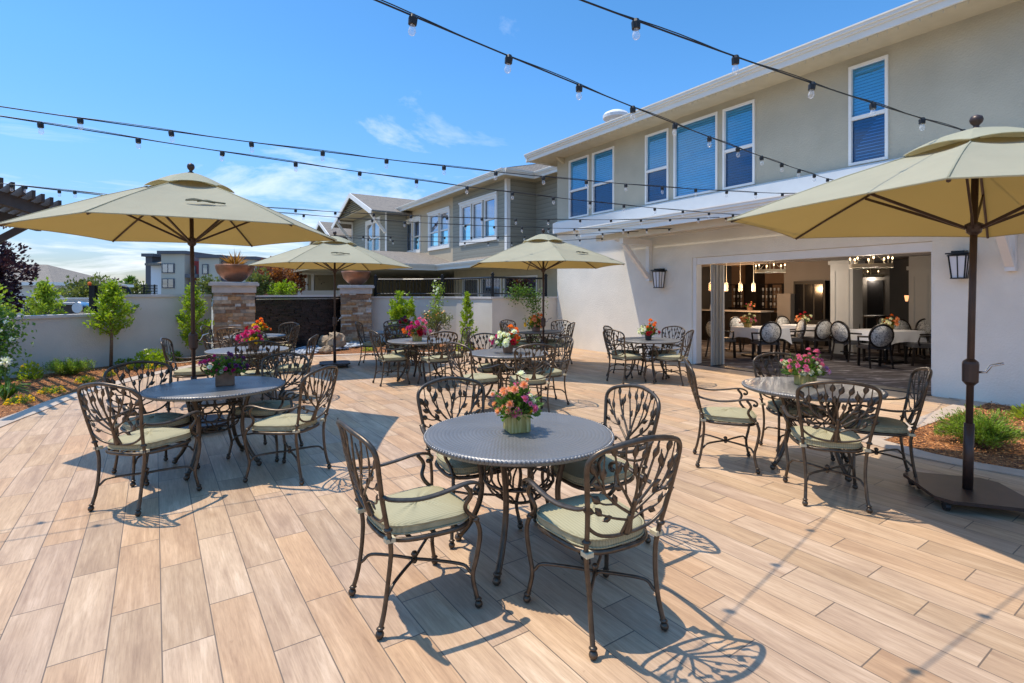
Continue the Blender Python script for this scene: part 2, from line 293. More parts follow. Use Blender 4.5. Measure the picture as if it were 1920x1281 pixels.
# ---------------------------------------------------------------- mesh builder
def cr(pts, n=5):
    P = [Vector(p) for p in pts]; out = []
    for i in range(len(P)-1):
        p0 = P[i-1] if i else P[0]*2-P[1]; p1 = P[i]; p2 = P[i+1]; p3 = P[i+2] if i+2 < len(P) else P[-1]*2-P[-2]
        for k in range(n):
            t = k/n
            out.append(.5*((2*p1)+(p2-p0)*t+(2*p0-5*p1+4*p2-p3)*t*t+(3*p1-p0-3*p2+p3)*t**3))
    out.append(P[-1]); return out
class MB:
    def __init__(s): s.v = []; s.f = []
    def add(s, vs, fs):
        o = len(s.v); s.v += [Vector(v) for v in vs]; s.f += [tuple(i+o for i in f) for f in fs]; return s
    def hexa(s, c):   # 8 corners bottom ccw then top ccw
        return s.add(c, [(3, 2, 1, 0), (4, 5, 6, 7), (0, 1, 5, 4), (1, 2, 6, 5), (2, 3, 7, 6), (3, 0, 4, 7)])
    def box(s, c, d, rz=0, taper=1):
        c = Vector(c); R = Matrix.Rotation(rz, 3, 'Z'); x, y, z = d[0]/2, d[1]/2, d[2]/2; q = []
        for zz, k in ((-z, 1), (z, taper)):
            for a, b in ((-x, -y), (x, -y), (x, y), (-x, y)): q.append(c+R@Vector((a*k, b*k, zz)))
        return s.hexa(q)
    def bst(s, s0, s1, t0, t1, z0, z1):
        if s0 > s1: s0, s1 = s1, s0
        q = [W(a, b, z) for z in (z0, z1) for a, b in ((s0, t0), (s0, t1), (s1, t1), (s1, t0))]
        return s.hexa(q)
    def beam(s, p, q, w, h, up=(0, 0, 1)):
        p, q = Vector(p), Vector(q); d = (q-p).normalized(); x = d.cross(Vector(up))
        if x.length < 1e-4: x = Vector((1, 0, 0))
        x.normalize(); y = x.cross(d); x *= w/2; y *= h/2
        return s.hexa([p-x-y, p+x-y, q+x-y, q-x-y, p-x+y, p+x+y, q+x+y, q-x+y])
    def tube(s, pts, r, n=8, closed=False, flat=1.0, cap=True):
        P = [Vector(p) for p in pts]; m = len(P)
        R = r if isinstance(r, (list, tuple)) else [r]*m
        o = len(s.v); nrm = None
        for i in range(m):
            if closed: t = P[(i+1) % m]-P[i-1]
            else: t = P[min(i+1, m-1)]-P[max(i-1, 0)]
            if t.length < 1e-9: t = Vector((0, 0, 1))
            t.normalize()
            if nrm is None:
                nrm = Vector((0, 0, 1)) if abs(t.z) < .9 else Vector((1, 0, 0))
            nrm = (nrm-t*nrm.dot(t))
            if nrm.length < 1e-6: nrm = t.orthogonal()
            nrm.normalize(); bi = t.cross(nrm)
            for k in range(n):
                a = 2*PI*k/n; s.v.append(P[i]+nrm*math.cos(a)*R[i]*flat+bi*math.sin(a)*R[i])
        e = m if closed else m-1
        for i in range(e):
            j = (i+1) % m
            for k in range(n):
                l = (k+1) % n; s.f.append((o+i*n+k, o+i*n+l, o+j*n+l, o+j*n+k))
        if cap and not closed:
            s.f.append(tuple(o+k for k in range(n))[::-1]); s.f.append(tuple(o+(m-1)*n+k for k in range(n)))
        return s
    def lathe(s, prof, c=(0, 0, 0), n=16, ax=None):
        c = Vector(c); o = len(s.v)
        for r, z in prof:
            for k in range(n):
                a = 2*PI*k/n; s.v.append(c+Vector((r*math.cos(a), r*math.sin(a), z)))
        for i in range(len(prof)-1):
            for k in range(n):
                l = (k+1) % n; s.f.append((o+i*n+k, o+i*n+l, o+(i+1)*n+l, o+(i+1)*n+k))
        s.f.append(tuple(o+k for k in range(n))[::-1]); e = o+(len(prof)-1)*n; s.f.append(tuple(e+k for k in range(n)))
        return s
    def ball(s, c, r, n=8, sq=1.0, seg=5):
        return s.lathe([(max(1e-4, r*math.sin(PI*i/seg)), -r*sq*math.cos(PI*i/seg)) for i in range(seg+1)], c, n)
    def poly(s, pts, z0, z1):
        n = len(pts); o = len(s.v)
        s.v += [Vector((p[0], p[1], z0)) for p in pts]+[Vector((p[0], p[1], z1)) for p in pts]
        s.f.append(tuple(o+i for i in range(n))[::-1]); s.f.append(tuple(o+n+i for i in range(n)))
        for i in range(n): j = (i+1) % n; s.f.append((o+i, o+j, o+n+j, o+n+i))
        return s
    def leaf(s, p, d, w, l, nrm=None):
        d = Vector(d).normalized(); n = Vector(nrm) if nrm is not None else Vector((random.gauss(0, 1), random.gauss(0, 1), random.gauss(0, 1)+.6))
        x = d.cross(n)
        if x.length < 1e-4: x = d.orthogonal()
        x.normalize(); x *= w/2; up = x.cross(d).normalized()*w*.18; p = Vector(p)
        o = len(s.v); s.v += [p, p+d*l*.5+x+up, p+d*l, p+d*l*.5-x+up]; s.f += [(o, o+1, o+2), (o, o+2, o+3)]
        return s
    def build(s, name, mat, parent=None, origin=None, smooth=False):
        if parent is not None:
            r = parent
            while r.parent: r = r.parent
            org = Vector(r['_o']) if '_o' in r else Vector(r.location)
        elif origin is not None: org = Vector(origin)
        else:
            xs = [v.x for v in s.v]; ys = [v.y for v in s.v]; org = Vector(((min(xs)+max(xs))/2, (min(ys)+max(ys))/2, min(v.z for v in s.v)))
        me = bpy.data.meshes.new(name); me.from_pydata([tuple(v-org) for v in s.v], [], s.f); me.update()
        if smooth:
            for p in me.polygons: p.use_smooth = True
        me.materials.append(M[mat]); o = bpy.data.objects.new(name, me); COL.objects.link(o)
        if parent is not None: o.parent = parent
        else: o.location = org
        return o
def tag(o, label=None, cat=None, group=None, kind=None):
    if label: o['label'] = label
    if cat: o['category'] = cat
    if group: o['group'] = group
    if kind: o['kind'] = kind
    return o
def thing(name, loc, label, cat, group=None, rz=0):
    o = bpy.data.objects.new(name, None); COL.objects.link(o); o.location = loc; o.rotation_euler = (0, 0, rz); o.empty_display_size = .2
    return tag(o, label, cat, group)
def children(o): return [c for c in bpy.data.objects if c.parent == o]
def tree_of(o): return (o, [tree_of(c) for c in children(o)])
def copy_tree(tr, parent=None):
    c = tr[0].copy(); COL.objects.link(c); c.parent = parent
    for ch in tr[1]: copy_tree(ch, c)
    return c
def struct(o, cat=None): o['kind'] = 'structure'; return o
# ---------------------------------------------------------------- GROUND
struct(MB().poly([(-600, -200), (600, -200), (600, 900), (-600, 900)], -.3, -.03).build('ground', 'ground_far', origin=(0, 0, 0)))
edgeL = [(-6.1, -4), (-6.15, 4.5), (-6.56, 6.67), (-6.93, 7.74), (-7.12, 8.62), (-7.3, 9.87), (-7.32, 10.9), (-7.15, 11.9), (-6.5, 12.7), (-5.5, 13.35), (-4.5, 13.85), (-3.2, 14.2), (-1.6, 14.35), (-.35, 14.55)]
edgeL = [tuple(p[:2]) for p in cr([(x, y, 0) for x, y in edgeL], 4)]
bedR = [(6.98, 7.62), (4.05, 5.67), (4.2, 5.2), (4.36, 4.96), (4.63, 4.70), (5.1, 4.3), (5.6, 3.7), (6.3, 2.2), (6.5, -4)]
bw = W(12.66, T0-.002); bw2 = W(2.62, T0-.002)
def offset(poly, d):
    out = []
    for i, p in enumerate(poly):
        a = Vector((*poly[max(i-1, 0)], 0)); b = Vector((*poly[min(i+1, len(poly)-1)], 0)); t = (b-a).normalized()
        out.append((p[0]+t.y*d, p[1]-t.x*d))
    return out
inL = offset(edgeL, .26); inR = offset(bedR, -.20)
inR = [(p[0], p[1]) for p in inR]
patio = inL+[(bw.x-.55, bw.y-1.2), (bw.x, bw.y)]+[(bw2.x, bw2.y)]+[bedR[0]]+inR[1:]
# right inner edge: planks stop at the border of the bed
inner = inL+[(.3, 14.9), (bw.x, bw.y), (W(3.0, T0-.002).x, W(3.0, T0-.002).y), (6.70, 7.75), (3.78, 5.66), (3.95, 5.12), (4.14, 4.86), (4.45, 4.55), (4.95, 4.15), (5.42, 3.6), (6.1, 2.15), (6.3, -4)]
struct(MB().poly(inner, -.02, 0).build('patio', 'wood_tile', origin=(0, 0, 0)))
def strip(A, B, z0, z1):
    mb = MB()
    for i in range(len(A)-1):
        q = [(*A[i], z0), (*B[i], z0), (*B[i+1], z0), (*A[i+1], z0)]
        mb.hexa([Vector(p) for p in q]+[Vector((p[0], p[1], z1)) for p in q])
    return mb
struct(strip(edgeL, inL, -.02, .012).build('path_border', 'concrete', origin=(0, 0, 0)))
ri = [(W(3.0, T0-.002).x, W(3.0, T0-.002).y), (6.70, 7.75), (3.78, 5.66), (3.95, 5.12), (4.14, 4.86), (4.45, 4.55), (4.95, 4.15), (5.42, 3.6), (6.1, 2.15), (6.3, -4)]
ro = [(W(2.5, T0-.002).x, W(2.5, T0-.002).y), bedR[0], bedR[1], bedR[2], bedR[3], bedR[4], bedR[5], bedR[6], bedR[7], bedR[8]]
struct(strip(ri, ro, -.02, .012).build('path_edging', 'concrete', origin=(0, 0, 0)))
# mulch beds
lowA = (-9.9, 8.6); wallpts = [(-9.95, 6.5), (-9.6, 9.6), (-9.25, 10.7), (-8.9, 11.65), (-7.75, 13.35), (-7.2, 14.2), (-5.2, 16.9), (-4.3, 17.1), (-3.2, 17.0), (-2.2, 16.7), (-1.35, 16.1), (-.58, 15.0)]
bedpoly = [(-12, -4)]+[(p[0]-.001, p[1]) for p in edgeL][::1]
bl = [(x, y) for x, y in edgeL]
left_bed = [(-14, -4), (-14, 6.5)]+wallpts[1:]+bl[::-1]
def bumpy(name, poly, z, step=.12, amp=.02):
    import mathutils
    from mathutils import noise
    def inside(x, y):
        c = False; j = len(poly)-1
        for i in range(len(poly)):
            xi, yi = poly[i]; xj, yj = poly[j]
            if (yi > y) != (yj > y) and x < (xj-xi)*(y-yi)/(yj-yi)+xi: c = not c
            j = i
        return c
    return inside
insideL = bumpy('', left_bed, 0)
mb = MB().poly(left_bed, -.02, .006); tag(mb.build('mulch_bed', 'mulch', origin=(0, 0, 0)), kind='structure')
rb = [(W(2.5, T0).x, W(2.5, T0).y), (W(-6, T0).x, W(-6, T0).y), (9, -4)]+bedR[::-1]
mb = MB().poly(rb, -.02, .006); tag(mb.build('mulch_bed', 'mulch', origin=(0, 0, 0)), kind='structure')
insideR = bumpy('', rb, 0)
def chips(ins, x0, x1, y0, y1, n, far=20):
    mb = MB(); c = 0
    while c < n:
        x = random.uniform(x0, x1); y = random.uniform(y0, y1)
        if not ins(x, y): continue
        c += 1; a = random.uniform(0, 2*PI); l = random.uniform(.02, .06); w = random.uniform(.006, .018)
        mb.leaf((x, y, .008+random.uniform(0, .022)), (math.cos(a), math.sin(a), random.uniform(-.25, .4)), w, l, (random.gauss(0, .4), random.gauss(0, .4), 1))
    return mb
tag(chips(insideL, -9.9, -6, 4.5, 13, 11000).build('bark_chips', 'mulch_chip', origin=(-8, 9, 0)), 'orange brown bark chips on the curved bed left of the patio', 'mulch', kind='stuff')
tag(chips(insideR, 4, 8, 3, 8, 11000).build('bark_chips', 'mulch_chip', origin=(5.5, 5.5, 0)), 'orange brown bark chips around the juniper beside the right wall', 'mulch', kind='stuff')
# ---------------------------------------------------------------- FOLIAGE
def crown(mb, c, rad, n, lw, ll, seed=0, holes=.35, up=.4):
    from mathutils import noise
    c = Vector(c); k = 0; tries = 0
    while k < n and tries < n*12:
        tries += 1
        d = Vector((random.gauss(0, 1), random.gauss(0, 1), random.gauss(0, 1))).normalized(); q = random.random()**.42
        p = Vector((d.x*rad[0]*q, d.y*rad[1]*q, d.z*rad[2]*q))
        nn = noise.noise(p*(2.6/max(rad))*1.6+Vector((seed, seed*2, 0)))
        if q > .62+nn*.9: continue
        if noise.noise(p*(6/max(rad))+Vector((seed+9, 0, 0))) < -holes: continue
        k += 1; dd = (d+Vector((random.gauss(0, .5), random.gauss(0, .5), random.gauss(0, .5)+up))).normalized()
        mb.leaf(c+p*1.25, dd, lw*random.uniform(.7, 1.3), ll*random.uniform(.7, 1.3))
def trunk_limbs(mb, base, h, r, top, spread, nl=8):
    b = Vector(base); pts = cr([b, b+Vector((.02, .01, h*.5)), b+Vector((-.01, .02, h)), Vector((b.x, b.y, b.z+top))], 4)
    mb.tube(pts, [r*(1-.8*i/(len(pts)-1)) for i in range(len(pts))], 7)
    for i in range(nl):
        z = h+(top-h)*.75*i/nl; a = i*2.4; e = b+Vector((math.cos(a)*spread*(1-.5*i/nl), math.sin(a)*spread*(1-.5*i/nl), z+spread*.7))
        s0 = b+Vector((0, 0, z)); mb.tube([s0, (s0+e)/2+Vector((0, 0, .02)), e], [r*.45, r*.3, r*.12], 5)
def young_tree(name, base, trunk_h, cz, rad, n, mat, label, cat='tree', lw=.035, ll=.06, r=.03, group=None, seed=1):
    t = thing(name, base, label, cat, group); b = Vector(base)
    m = MB(); trunk_limbs(m, b, trunk_h, r, cz+rad[2]*.8, rad[0]*.7); m.build('trunk', 'bark', t, smooth=True)
    m = MB(); crown(m, b+Vector((0, 0, cz)), rad, n, lw, ll, seed); m.build('crown', mat, t); return t
def cone_tree(name, base, z0, z1, rmax, n, mat, label, cat, lw=.035, ll=.06, seed=3, tr=.02, layers=None):
    from mathutils import noise
    t = thing(name, base, label, cat); b = Vector(base); m = MB()
    m.tube([b, b+Vector((.01, .01, z0+.2)), b+Vector((0, 0, z1*.9))], [tr, tr*.8, tr*.3], 7)
    nb = 22; ends = []
    for i in range(nb):
        f = i/nb; z = z0+(z1-z0)*f*.92; R = rmax*min(1, .5+f*3.5)*(1-f)**.85*random.uniform(.5, 1.45); a = i*2.4+seed
        s0 = b+Vector((0, 0, z)); e = s0+Vector((math.cos(a)*R, math.sin(a)*R, R*.55+.06)); m.tube([s0, e], [tr*.35, tr*.12], 5); ends.append((s0, e))
    m.build('trunk', 'bark', t, smooth=True); m = MB()
    for i in range(n):
        s0, e = random.choice(ends); f = random.uniform(.15, 1.08); p = s0.lerp(e, f)+Vector((random.gauss(0, 1), random.gauss(0, 1), random.gauss(0, 1)))*rmax*.10
        d = (e-s0).normalized()+Vector((random.gauss(0, .6), random.gauss(0, .6), random.gauss(.2, .6)))
        m.leaf(p, d, lw*random.uniform(.7, 1.3), ll*random.uniform(.7, 1.3))
    m.build('crown', mat, t); return t
def juniper(base, rx, ry, h, n, label):
    t = thing('juniper_shrub', base, label, 'shrub'); b = Vector(base); br = MB(); m = MB()
    for i in range(90):
        a = random.uniform(0, 2*PI); rr = random.uniform(.45, 1.1); e = b+Vector((math.cos(a)*rx*rr, math.sin(a)*ry*rr, h*random.uniform(.35, 1.05)*(1.15-.45*rr)))
        mid = b.lerp(e, .5)+Vector((0, 0, h*.12)); pts = cr([b, mid, e], 4)
        br.tube(pts, [.008-.0008*k for k in range(len(pts))], 4)
        for k in range(n//45):
            f = random.uniform(.25, 1); q = pts[min(len(pts)-1, int(f*(len(pts)-1)))]; d = (e-b).normalized()+Vector((random.gauss(0, .45), random.gauss(0, .45), random.gauss(.25, .4)))
            m.leaf(q+Vector((random.gauss(0, .025), random.gauss(0, .025), random.gauss(0, .025))), d, .011, random.uniform(.022, .055))
    br.build('stem', 'bark', t); m.build('foliage', 'juniper', t); return t
def tuft(name, base, r, h, n, mat, label, cat='plant', lw=.02, ll=.05, flower=None, fn=0, fs=.02, group=None):
    t = thing(name, base, label, cat, group); b = Vector(base); m = MB(); st = MB()
    for i in range(14):
        a = random.uniform(0, 2*PI); e = b+Vector((math.cos(a)*r*.7, math.sin(a)*r*.7, h*random.uniform(.5, .95))); st.tube([b, e], [.006, .002], 4)
    for i in range(n):
        d = Vector((random.gauss(0, 1), random.gauss(0, 1), abs(random.gauss(0, 1)))).normalized(); q = random.random()**.4
        m.leaf(b+Vector((d.x*r*q, d.y*r*q, d.z*h*q*.95)), d+Vector((0, 0, .4)), lw*random.uniform(.7, 1.3), ll*random.uniform(.7, 1.3))
    st.build('stem', 'leaf_mid', t); m.build('foliage', mat, t)
    if flower:
        for i in range(fn):
            d = Vector((random.gauss(0, 1), random.gauss(-.3, 1), abs(random.gauss(.4, .8)))).normalized(); f = MB()
            bloom(f, b+Vector((d.x*r, d.y*r, d.z*h)), fs, 10); f.build('blossom', flower, t)
    return t
def bloom(mb, c, r, n=14, d=None):
    c = Vector(c); d = Vector(d) if d is not None else Vector((0, 0, 1))
    for i in range(n):
        a = 2.4*i; el = 1.35-1.5*i/n; v = Vector((math.cos(a)*math.cos(el), math.sin(a)*math.cos(el), math.sin(el)))
        q = d.rotation_difference(Vector((0, 0, 1))).inverted(); v = q@v
        mb.leaf(c+v*r*.15, v, r*.9, r, d+v*.5)
# trees / shrubs of the beds
cone_tree('young_tree', G(208, 690),   .66, 1.86, .50, 2600, 'leaf_bright', 'young bright green tree on a bare trunk in front of the low left wall', 'tree', .045, .07, 2, .035)
cone_tree('young_tree', (-7.75, 12.6, 0), .30, 1.86, .46, 2400, 'leaf_bright', 'young bright green tree behind the pole of the left parasol', 'tree', .045, .07, 5, .03)
cone_tree('slender_tree', (-1.28, 14.75, 0), .25, 1.72, .27, 1100, 'leaf_bright', 'slender feathery green tree in front of the light curved wall', 'tree', .045, .08, 8, .02)
young_tree('clipped_shrub', (-3.3, 15.6, 0), .3, .95, (.36, .34, .62), 3800, 'leaf_bright', 'dense pointed green shrub by the wall right of the stone pillar', 'shrub', .045, .07, seed=4, )
t = young_tree('rose_tree', (-2.25, 15.5, 0), .45, .82, (.44, .4, .30), 2000, 'leaf_olive', 'round pale rose bush on a thin stem beneath the white climbing rose', 'shrub', .035, .05, seed=5)
for i in range(26):
    f = MB(); a = random.uniform(0, 2*PI); bloom(f, Vector((-2.25, 15.5, .82))+Vector((math.cos(a)*.36, -abs(math.sin(a))*.34, random.uniform(-.2, .28))), .035, 8); f.build('blossom', random.choice(['pet_peach', 'pet_white']), t)
def vine(path, r, n, mat, label, flower, fn, name='climbing_vine'):
    pts = cr(path, 6); t = thing(name, path[0], label, 'vine'); m = MB(); m.tube(pts, [.012]*len(pts), 5); 
    for o in (-.08, .08): m.tube([p+Vector((o+random.gauss(0, .02), 0, 0)) for p in pts], .006, 4)
    m.build('stem', 'bark', t); m = MB()
    for i in range(n):
        p = random.choice(pts)+Vector((random.gauss(0, r), random.gauss(0, r*.5), random.gauss(0, r))); d = Vector((random.gauss(0, 1), random.gauss(-.5, 1), random.gauss(0, 1)))
        m.leaf(p, d, random.uniform(.03, .055), random.uniform(.05, .08))
    m.build('foliage', mat, t)
    for i in range(fn):
        f = MB(); p = random.choice(pts[len(pts)//2:])+Vector((random.gauss(0, r), -r*.9, random.gauss(0, r))); bloom(f, p, .04, 9, (0, -1, .4)); f.build('blossom', flower, t)
vine([(-2.32, 15.75, .9), (-2.35, 15.9, 1.2), (-2.3, 16.1, 1.55), (-2.3, 16.2, 1.85)], .10, 500, 'leaf_bright', 'white climbing rose reaching over the wall below the railing post', 'pet_white', 9)
vine([(.55, 14.95, .1), (.6, 15.1, .6), (.7, 15.15, 1.1), (.65, 15.2, 1.5), (.3, 15.2, 1.62), (.05, 15.1, 1.6)], .13, 1500, 'leaf_mid', 'green vine climbing the beige wall beside the far parasol pole', 'pet_white', 0)
vine([(-8.35, 8.3, .1), (-8.5, 8.5, .5), (-8.6, 8.7, .9), (-8.7, 8.8, 1.15)], .19, 2300, 'leaf_mid', 'leafy climbing shrub with white blossom at the left end of the low wall', 'pet_white', 8)
for o in COL.objects:
    if o.name.startswith('climbing_vine'): pass
juniper((-8.72, 10.25, 0), .50, .34, .36, 3600, 'feathery light green juniper on the bark mulch by the low left wall')
juniper((4.93, 5.45, 0), .40, .34, .40, 5400, 'feathery green juniper on bark mulch behind the right parasol pole')
ye = [(G(38, 757), .17, 'clump of small yellow flowers nearest the left edge of the bed'), (G(97, 738), .17, 'second clump of yellow flowers on the bark mulch'), (G(160, 718), .15, 'clump of yellow flowers beside the curved concrete edge'),
      (G(205, 706), .10, 'small yellow flower clump near the foot of the young tree'), (G(245, 694), .09, 'tiny yellow flower clump behind the left table chairs'), (G(283, 693), .13, 'yellow flower clump in front of the rose bush')]
for p, r, lb in ye: tuft('flower_clump', p, r, .12, 190, 'leaf_lime', lb, 'flowers', .018, .035, 'pet_yellow', 30, .022, 'yellow flower clumps on the left bed')
tuft('yellow_shrub', G(56, 712), .17, .34, 260, 'leaf_lime', 'small yellow green shrub against the low left wall', 'shrub', .04, .06, 'pet_yellow', 6, .03)
tuft('rose_bush', G(284, 688), .36, .40, 800, 'leaf_bright', 'low rose bush with pale blooms by the grey garden wall', 'shrub', .04, .06, 'pet_white', 9, .03)
tuft('low_shrub', G(232, 684), .2, .14, 260, 'leaf_bright', 'low green shrub spreading beside the young tree trunk', 'shrub', .04, .06)
tuft('low_shrub', G(330, 676), .14, .22, 160, 'leaf_lime', 'low green shrub at the foot of the tall grey wall', 'shrub', .04, .06)
tuft('low_shrub', (-1.35, 14.7, 0), .24, .28, 320, 'leaf_bright', 'low grassy shrub at the foot of the slender tree', 'shrub', .025, .12)
tuft('low_shrub', (-4.0, 14.6, 0), .16, .2, 160, 'leaf_lime', 'small yellow green shrub behind the far left chairs', 'shrub', .03, .06)
tuft('low_shrub', (6.55, 6.55, 0), .22, .2, 260, 'leaf_lime', 'small yellow green shrub at the right wall beyond the juniper', 'shrub', .03, .07)
# agapanthus (strap leaves)
t = thing('agapanthus', (-7.55, 7.75, 0), 'strap leaved plant with a round white flower head at the left edge', 'plant'); m = MB()
for i in range(46):
    a = random.uniform(0, 2*PI); b0 = Vector((-7.55, 7.75, 0)); e = b0+Vector((math.cos(a)*.3, math.sin(a)*.3, random.uniform(.1, .26))); mid = b0.lerp(e, .5)+Vector((0, 0, .13))
    m.leaf(b0, mid-b0, .03, (mid-b0).length*1.3, (math.cos(a), math.sin(a), 1)); m.leaf(mid, e-mid, .026, (e-mid).length, (math.cos(a), math.sin(a), 1))
m.build('foliage', 'leaf_mid', t); MB().tube([(-7.55, 7.75, 0), (-7.52, 7.72, .6)], .008, 6).build('stalk', 'leaf_mid', t); m = MB()
for i in range(40):
    d = Vector((random.gauss(0, 1), random.gauss(0, 1), random.gauss(.3, 1))).normalized(); m.leaf(Vector((-7.52, 7.72, .6)), d, .03, .09)
m.build('flower_head', 'pet_white', t)
# ---------------------------------------------------------------- GARDEN WALLS
def wallseg(root, pts, h, th, mat, cap='wall_cap', caph=.06):
    m = MB(); c = MB()
    for i in range(len(pts)-1):
        p, q = Vector((*pts[i], 0)), Vector((*pts[i+1], 0)); d = (q-p).normalized(); n = Vector((-d.y, d.x, 0))
        # mitre by extending along shared normals
        def nn(k):
            ds = []
            if k > 0: ds.append((Vector((*pts[k], 0))-Vector((*pts[k-1], 0))).normalized())
            if k < len(pts)-1: ds.append((Vector((*pts[k+1], 0))-Vector((*pts[k], 0))).normalized())
            a = sum(ds, Vector()).normalized(); return Vector((-a.y, a.x, 0))
        n0, n1 = nn(i), nn(i+1)
        m.hexa([p, q, q+n1*th, p+n0*th]+[v+Vector((0, 0, h)) for v in (p, q, q+n1*th, p+n0*th)])
        e = .03; c.hexa([v+Vector((0, 0, h)) for v in (p-n0*e, q-n1*e, q+n1*(th+e), p+n0*(th+e))]+[v+Vector((0, 0, h+caph)) for v in (p-n0*e, q-n1*e, q+n1*(th+e), p+n0*(th+e))])
    m.build('wall', mat, root); c.build('cap', cap, root)
t = thing('garden_wall', (-9.4, 10.3, 0), 'low grey stucco garden wall with flat cap along the left bed', 'wall'); wallseg(t, [(-10.0, 8.2), (-9.62, 9.6), (-9.25, 10.7), (-8.93, 11.58)], 1.12, .2, 'stucco_garden')
t = thing('garden_wall', (-8.3, 12.5, 0), 'taller grey stucco wall between the low wall and left stone pillar', 'wall'); wallseg(t, [(-8.93, 11.58), (-8.3, 12.5), (-7.70, 13.32)], 1.54, .2, 'stucco_garden')
t = thing('garden_wall', (-2.3, 16.6, 0), 'curved pale stucco wall under the black railing', 'wall')
RW = [(-4.62, 17.0), (-3.9, 17.08), (-3.1, 16.98), (-2.4, 16.72), (-1.75, 16.3), (-1.15, 15.72), (-.57, 14.95)]
wallseg(t, RW, 1.47, .2, 'stucco_garden')
t = thing('garden_wall', (.3, 15.5, 0), 'short beige stucco wall joining the building behind the far table', 'wall'); 
e1 = W(12.72, T0+.02); wallseg(t, [(-.57, 14.95), (e1.x, e1.y)], 1.47, .2, 'stucco_garden')
# stone pillars
def pillar(c, rz, w, h, label):
    t = thing('stone_pillar', (c[0], c[1], 0), label, 'pillar', 'stone pillars of the water wall'); m = MB(); R = Matrix.Rotation(rz, 3, 'Z'); C = Vector((c[0], c[1], 0))
    m.box((c[0], c[1], h/2), (w-.06, w-.06, h), rz); z = 0
    while z < h-.03:
        hh = min(random.choice([.045, .06, .075, .09]), h-z)
        for side in range(4):
            Rs = Matrix.Rotation(rz+side*PI/2, 3, 'Z'); x = -w/2+random.uniform(0, .02)
            while x < w/2-.02:
                l = min(random.uniform(.10, .34), w/2-x); d = random.uniform(.03, .062)
                if w/2-x-l < .06: l = w/2-x
                cc = C+Rs@Vector((x+l/2, -w/2+.03-d/2+.012, 0)); m.box((cc.x, cc.y, z+hh/2), (l-.004, d, hh-.004), rz+side*PI/2); x += l
        z += hh
    m.build('shaft', 'ledgestone', t); m = MB(); m.box((*c, h+.09), (w+.06, w+.06, .18), rz); m.box((*c, h+.215), (w+.20, w+.20, .07), rz); m.box((*c, h+.262), (w+.14, w+.14, .024), rz); m.build('capital', 'stone_trim', t)
    return h+.274
def bowl(c, z, r, label, plant):
    t = thing('bowl_planter', (c[0], c[1], z), label, 'planter', 'copper bowls on the stone pillars'); m = MB()
    m.lathe([(.16, 0), (.17, .02), (r*.62, .10), (r*.88, .23), (r*.98, .36), (r, .42), (r*1.0, .45), (r*.95, .45), (r*.93, .38), (.01, .36)], (c[0], c[1], z), 32); m.build('bowl', 'copper', t, smooth=True)
    MB().lathe([(r*.93, .36), (r*.93, .385), (.01, .40)], (c[0], c[1], z), 24).build('soil', 'soil', t)
    if plant:
        p = thing('spiky_plant', (c[0], c[1], z+.4), 'orange and green spiky plant in the copper bowl on the left pillar', 'plant'); m = MB(); b0 = Vector((c[0], c[1], z+.39))
        for i in range(60):
            a = random.uniform(0, 2*PI); el = random.uniform(.35, 1.4); l = random.uniform(.3, .55); d = Vector((math.cos(a)*math.cos(el), math.sin(a)*math.cos(el), math.sin(el)))
            m.leaf(b0, d, .035, l)
        m.build('foliage', 'leaf_spike', p)
PLc, PRc = (-7.22, 13.55), (-5.08, 16.95)
pa = math.atan2(-PLc[0], PLc[1]); zt = pillar(PLc, pa*.95, .93, 1.64, 'stacked stone pillar left of the dark water wall'); bowl(PLc, zt, .46, 'wide copper bowl with spiky plant on the left stone pillar', True)
zt = pillar(PRc, math.atan2(5.08, 16.95), .93, 1.62, 'stacked stone pillar right of the dark water wall'); bowl(PRc, zt, .46, 'copper bowl on the right stone pillar partly behind a parasol', False)
# water wall
t = thing('water_wall', (-6.1, 15.2, 0), 'dark wet stacked slate fountain wall between two stone pillars', 'fountain'); p0 = Vector((-6.78, 13.62, 0)); p1 = Vector((-5.50, 16.8, 0)); d = (p1-p0); Lw = d.length; d.normalize(); n = Vector((d.y, -d.x, 0))
m = MB(); q0 = p0-n*.3; q1 = p1-n*.3; m.hexa([p0, p1, q1, q0]+[v+Vector((0, 0, 1.52)) for v in (p0, p1, q1, q0)]); z = 0
while z < 1.50:
    hh = random.choice([.03, .04, .05]); x = 0
    while x < Lw:
        l = min(random.uniform(.1, .35), Lw-x); dp = random.uniform(.015, .06); a = p0+d*x; b = p0+d*(x+l-.004)
        q = [a, b, b+n*dp, a+n*dp]; q = [q[1], q[0], q[3], q[2]]; m.hexa([v+Vector((0, 0, z)) for v in q]+[v+Vector((0, 0, min(z+hh-.004, 1.52))) for v in q]); x += l
    z += hh
m.build('slate_face', 'wet_slate', t); m = MB(); a, b = p0+n*.08, p1+n*.08; m.hexa([a, b, q1, q0]+[v+Vector((0, 0, .05)) for v in (a, b, q1, q0)])
for i in range(len(m.v)): m.v[i].z += 1.525
m.build('cap', 'wall_cap', t); m = MB(); a, b = p0+n*.10+Vector((0, 0, 1.47)), p1+n*.10+Vector((0, 0, 1.47)); m.beam(a, b, .03, .03); m.build('spillway', 'steel', t)
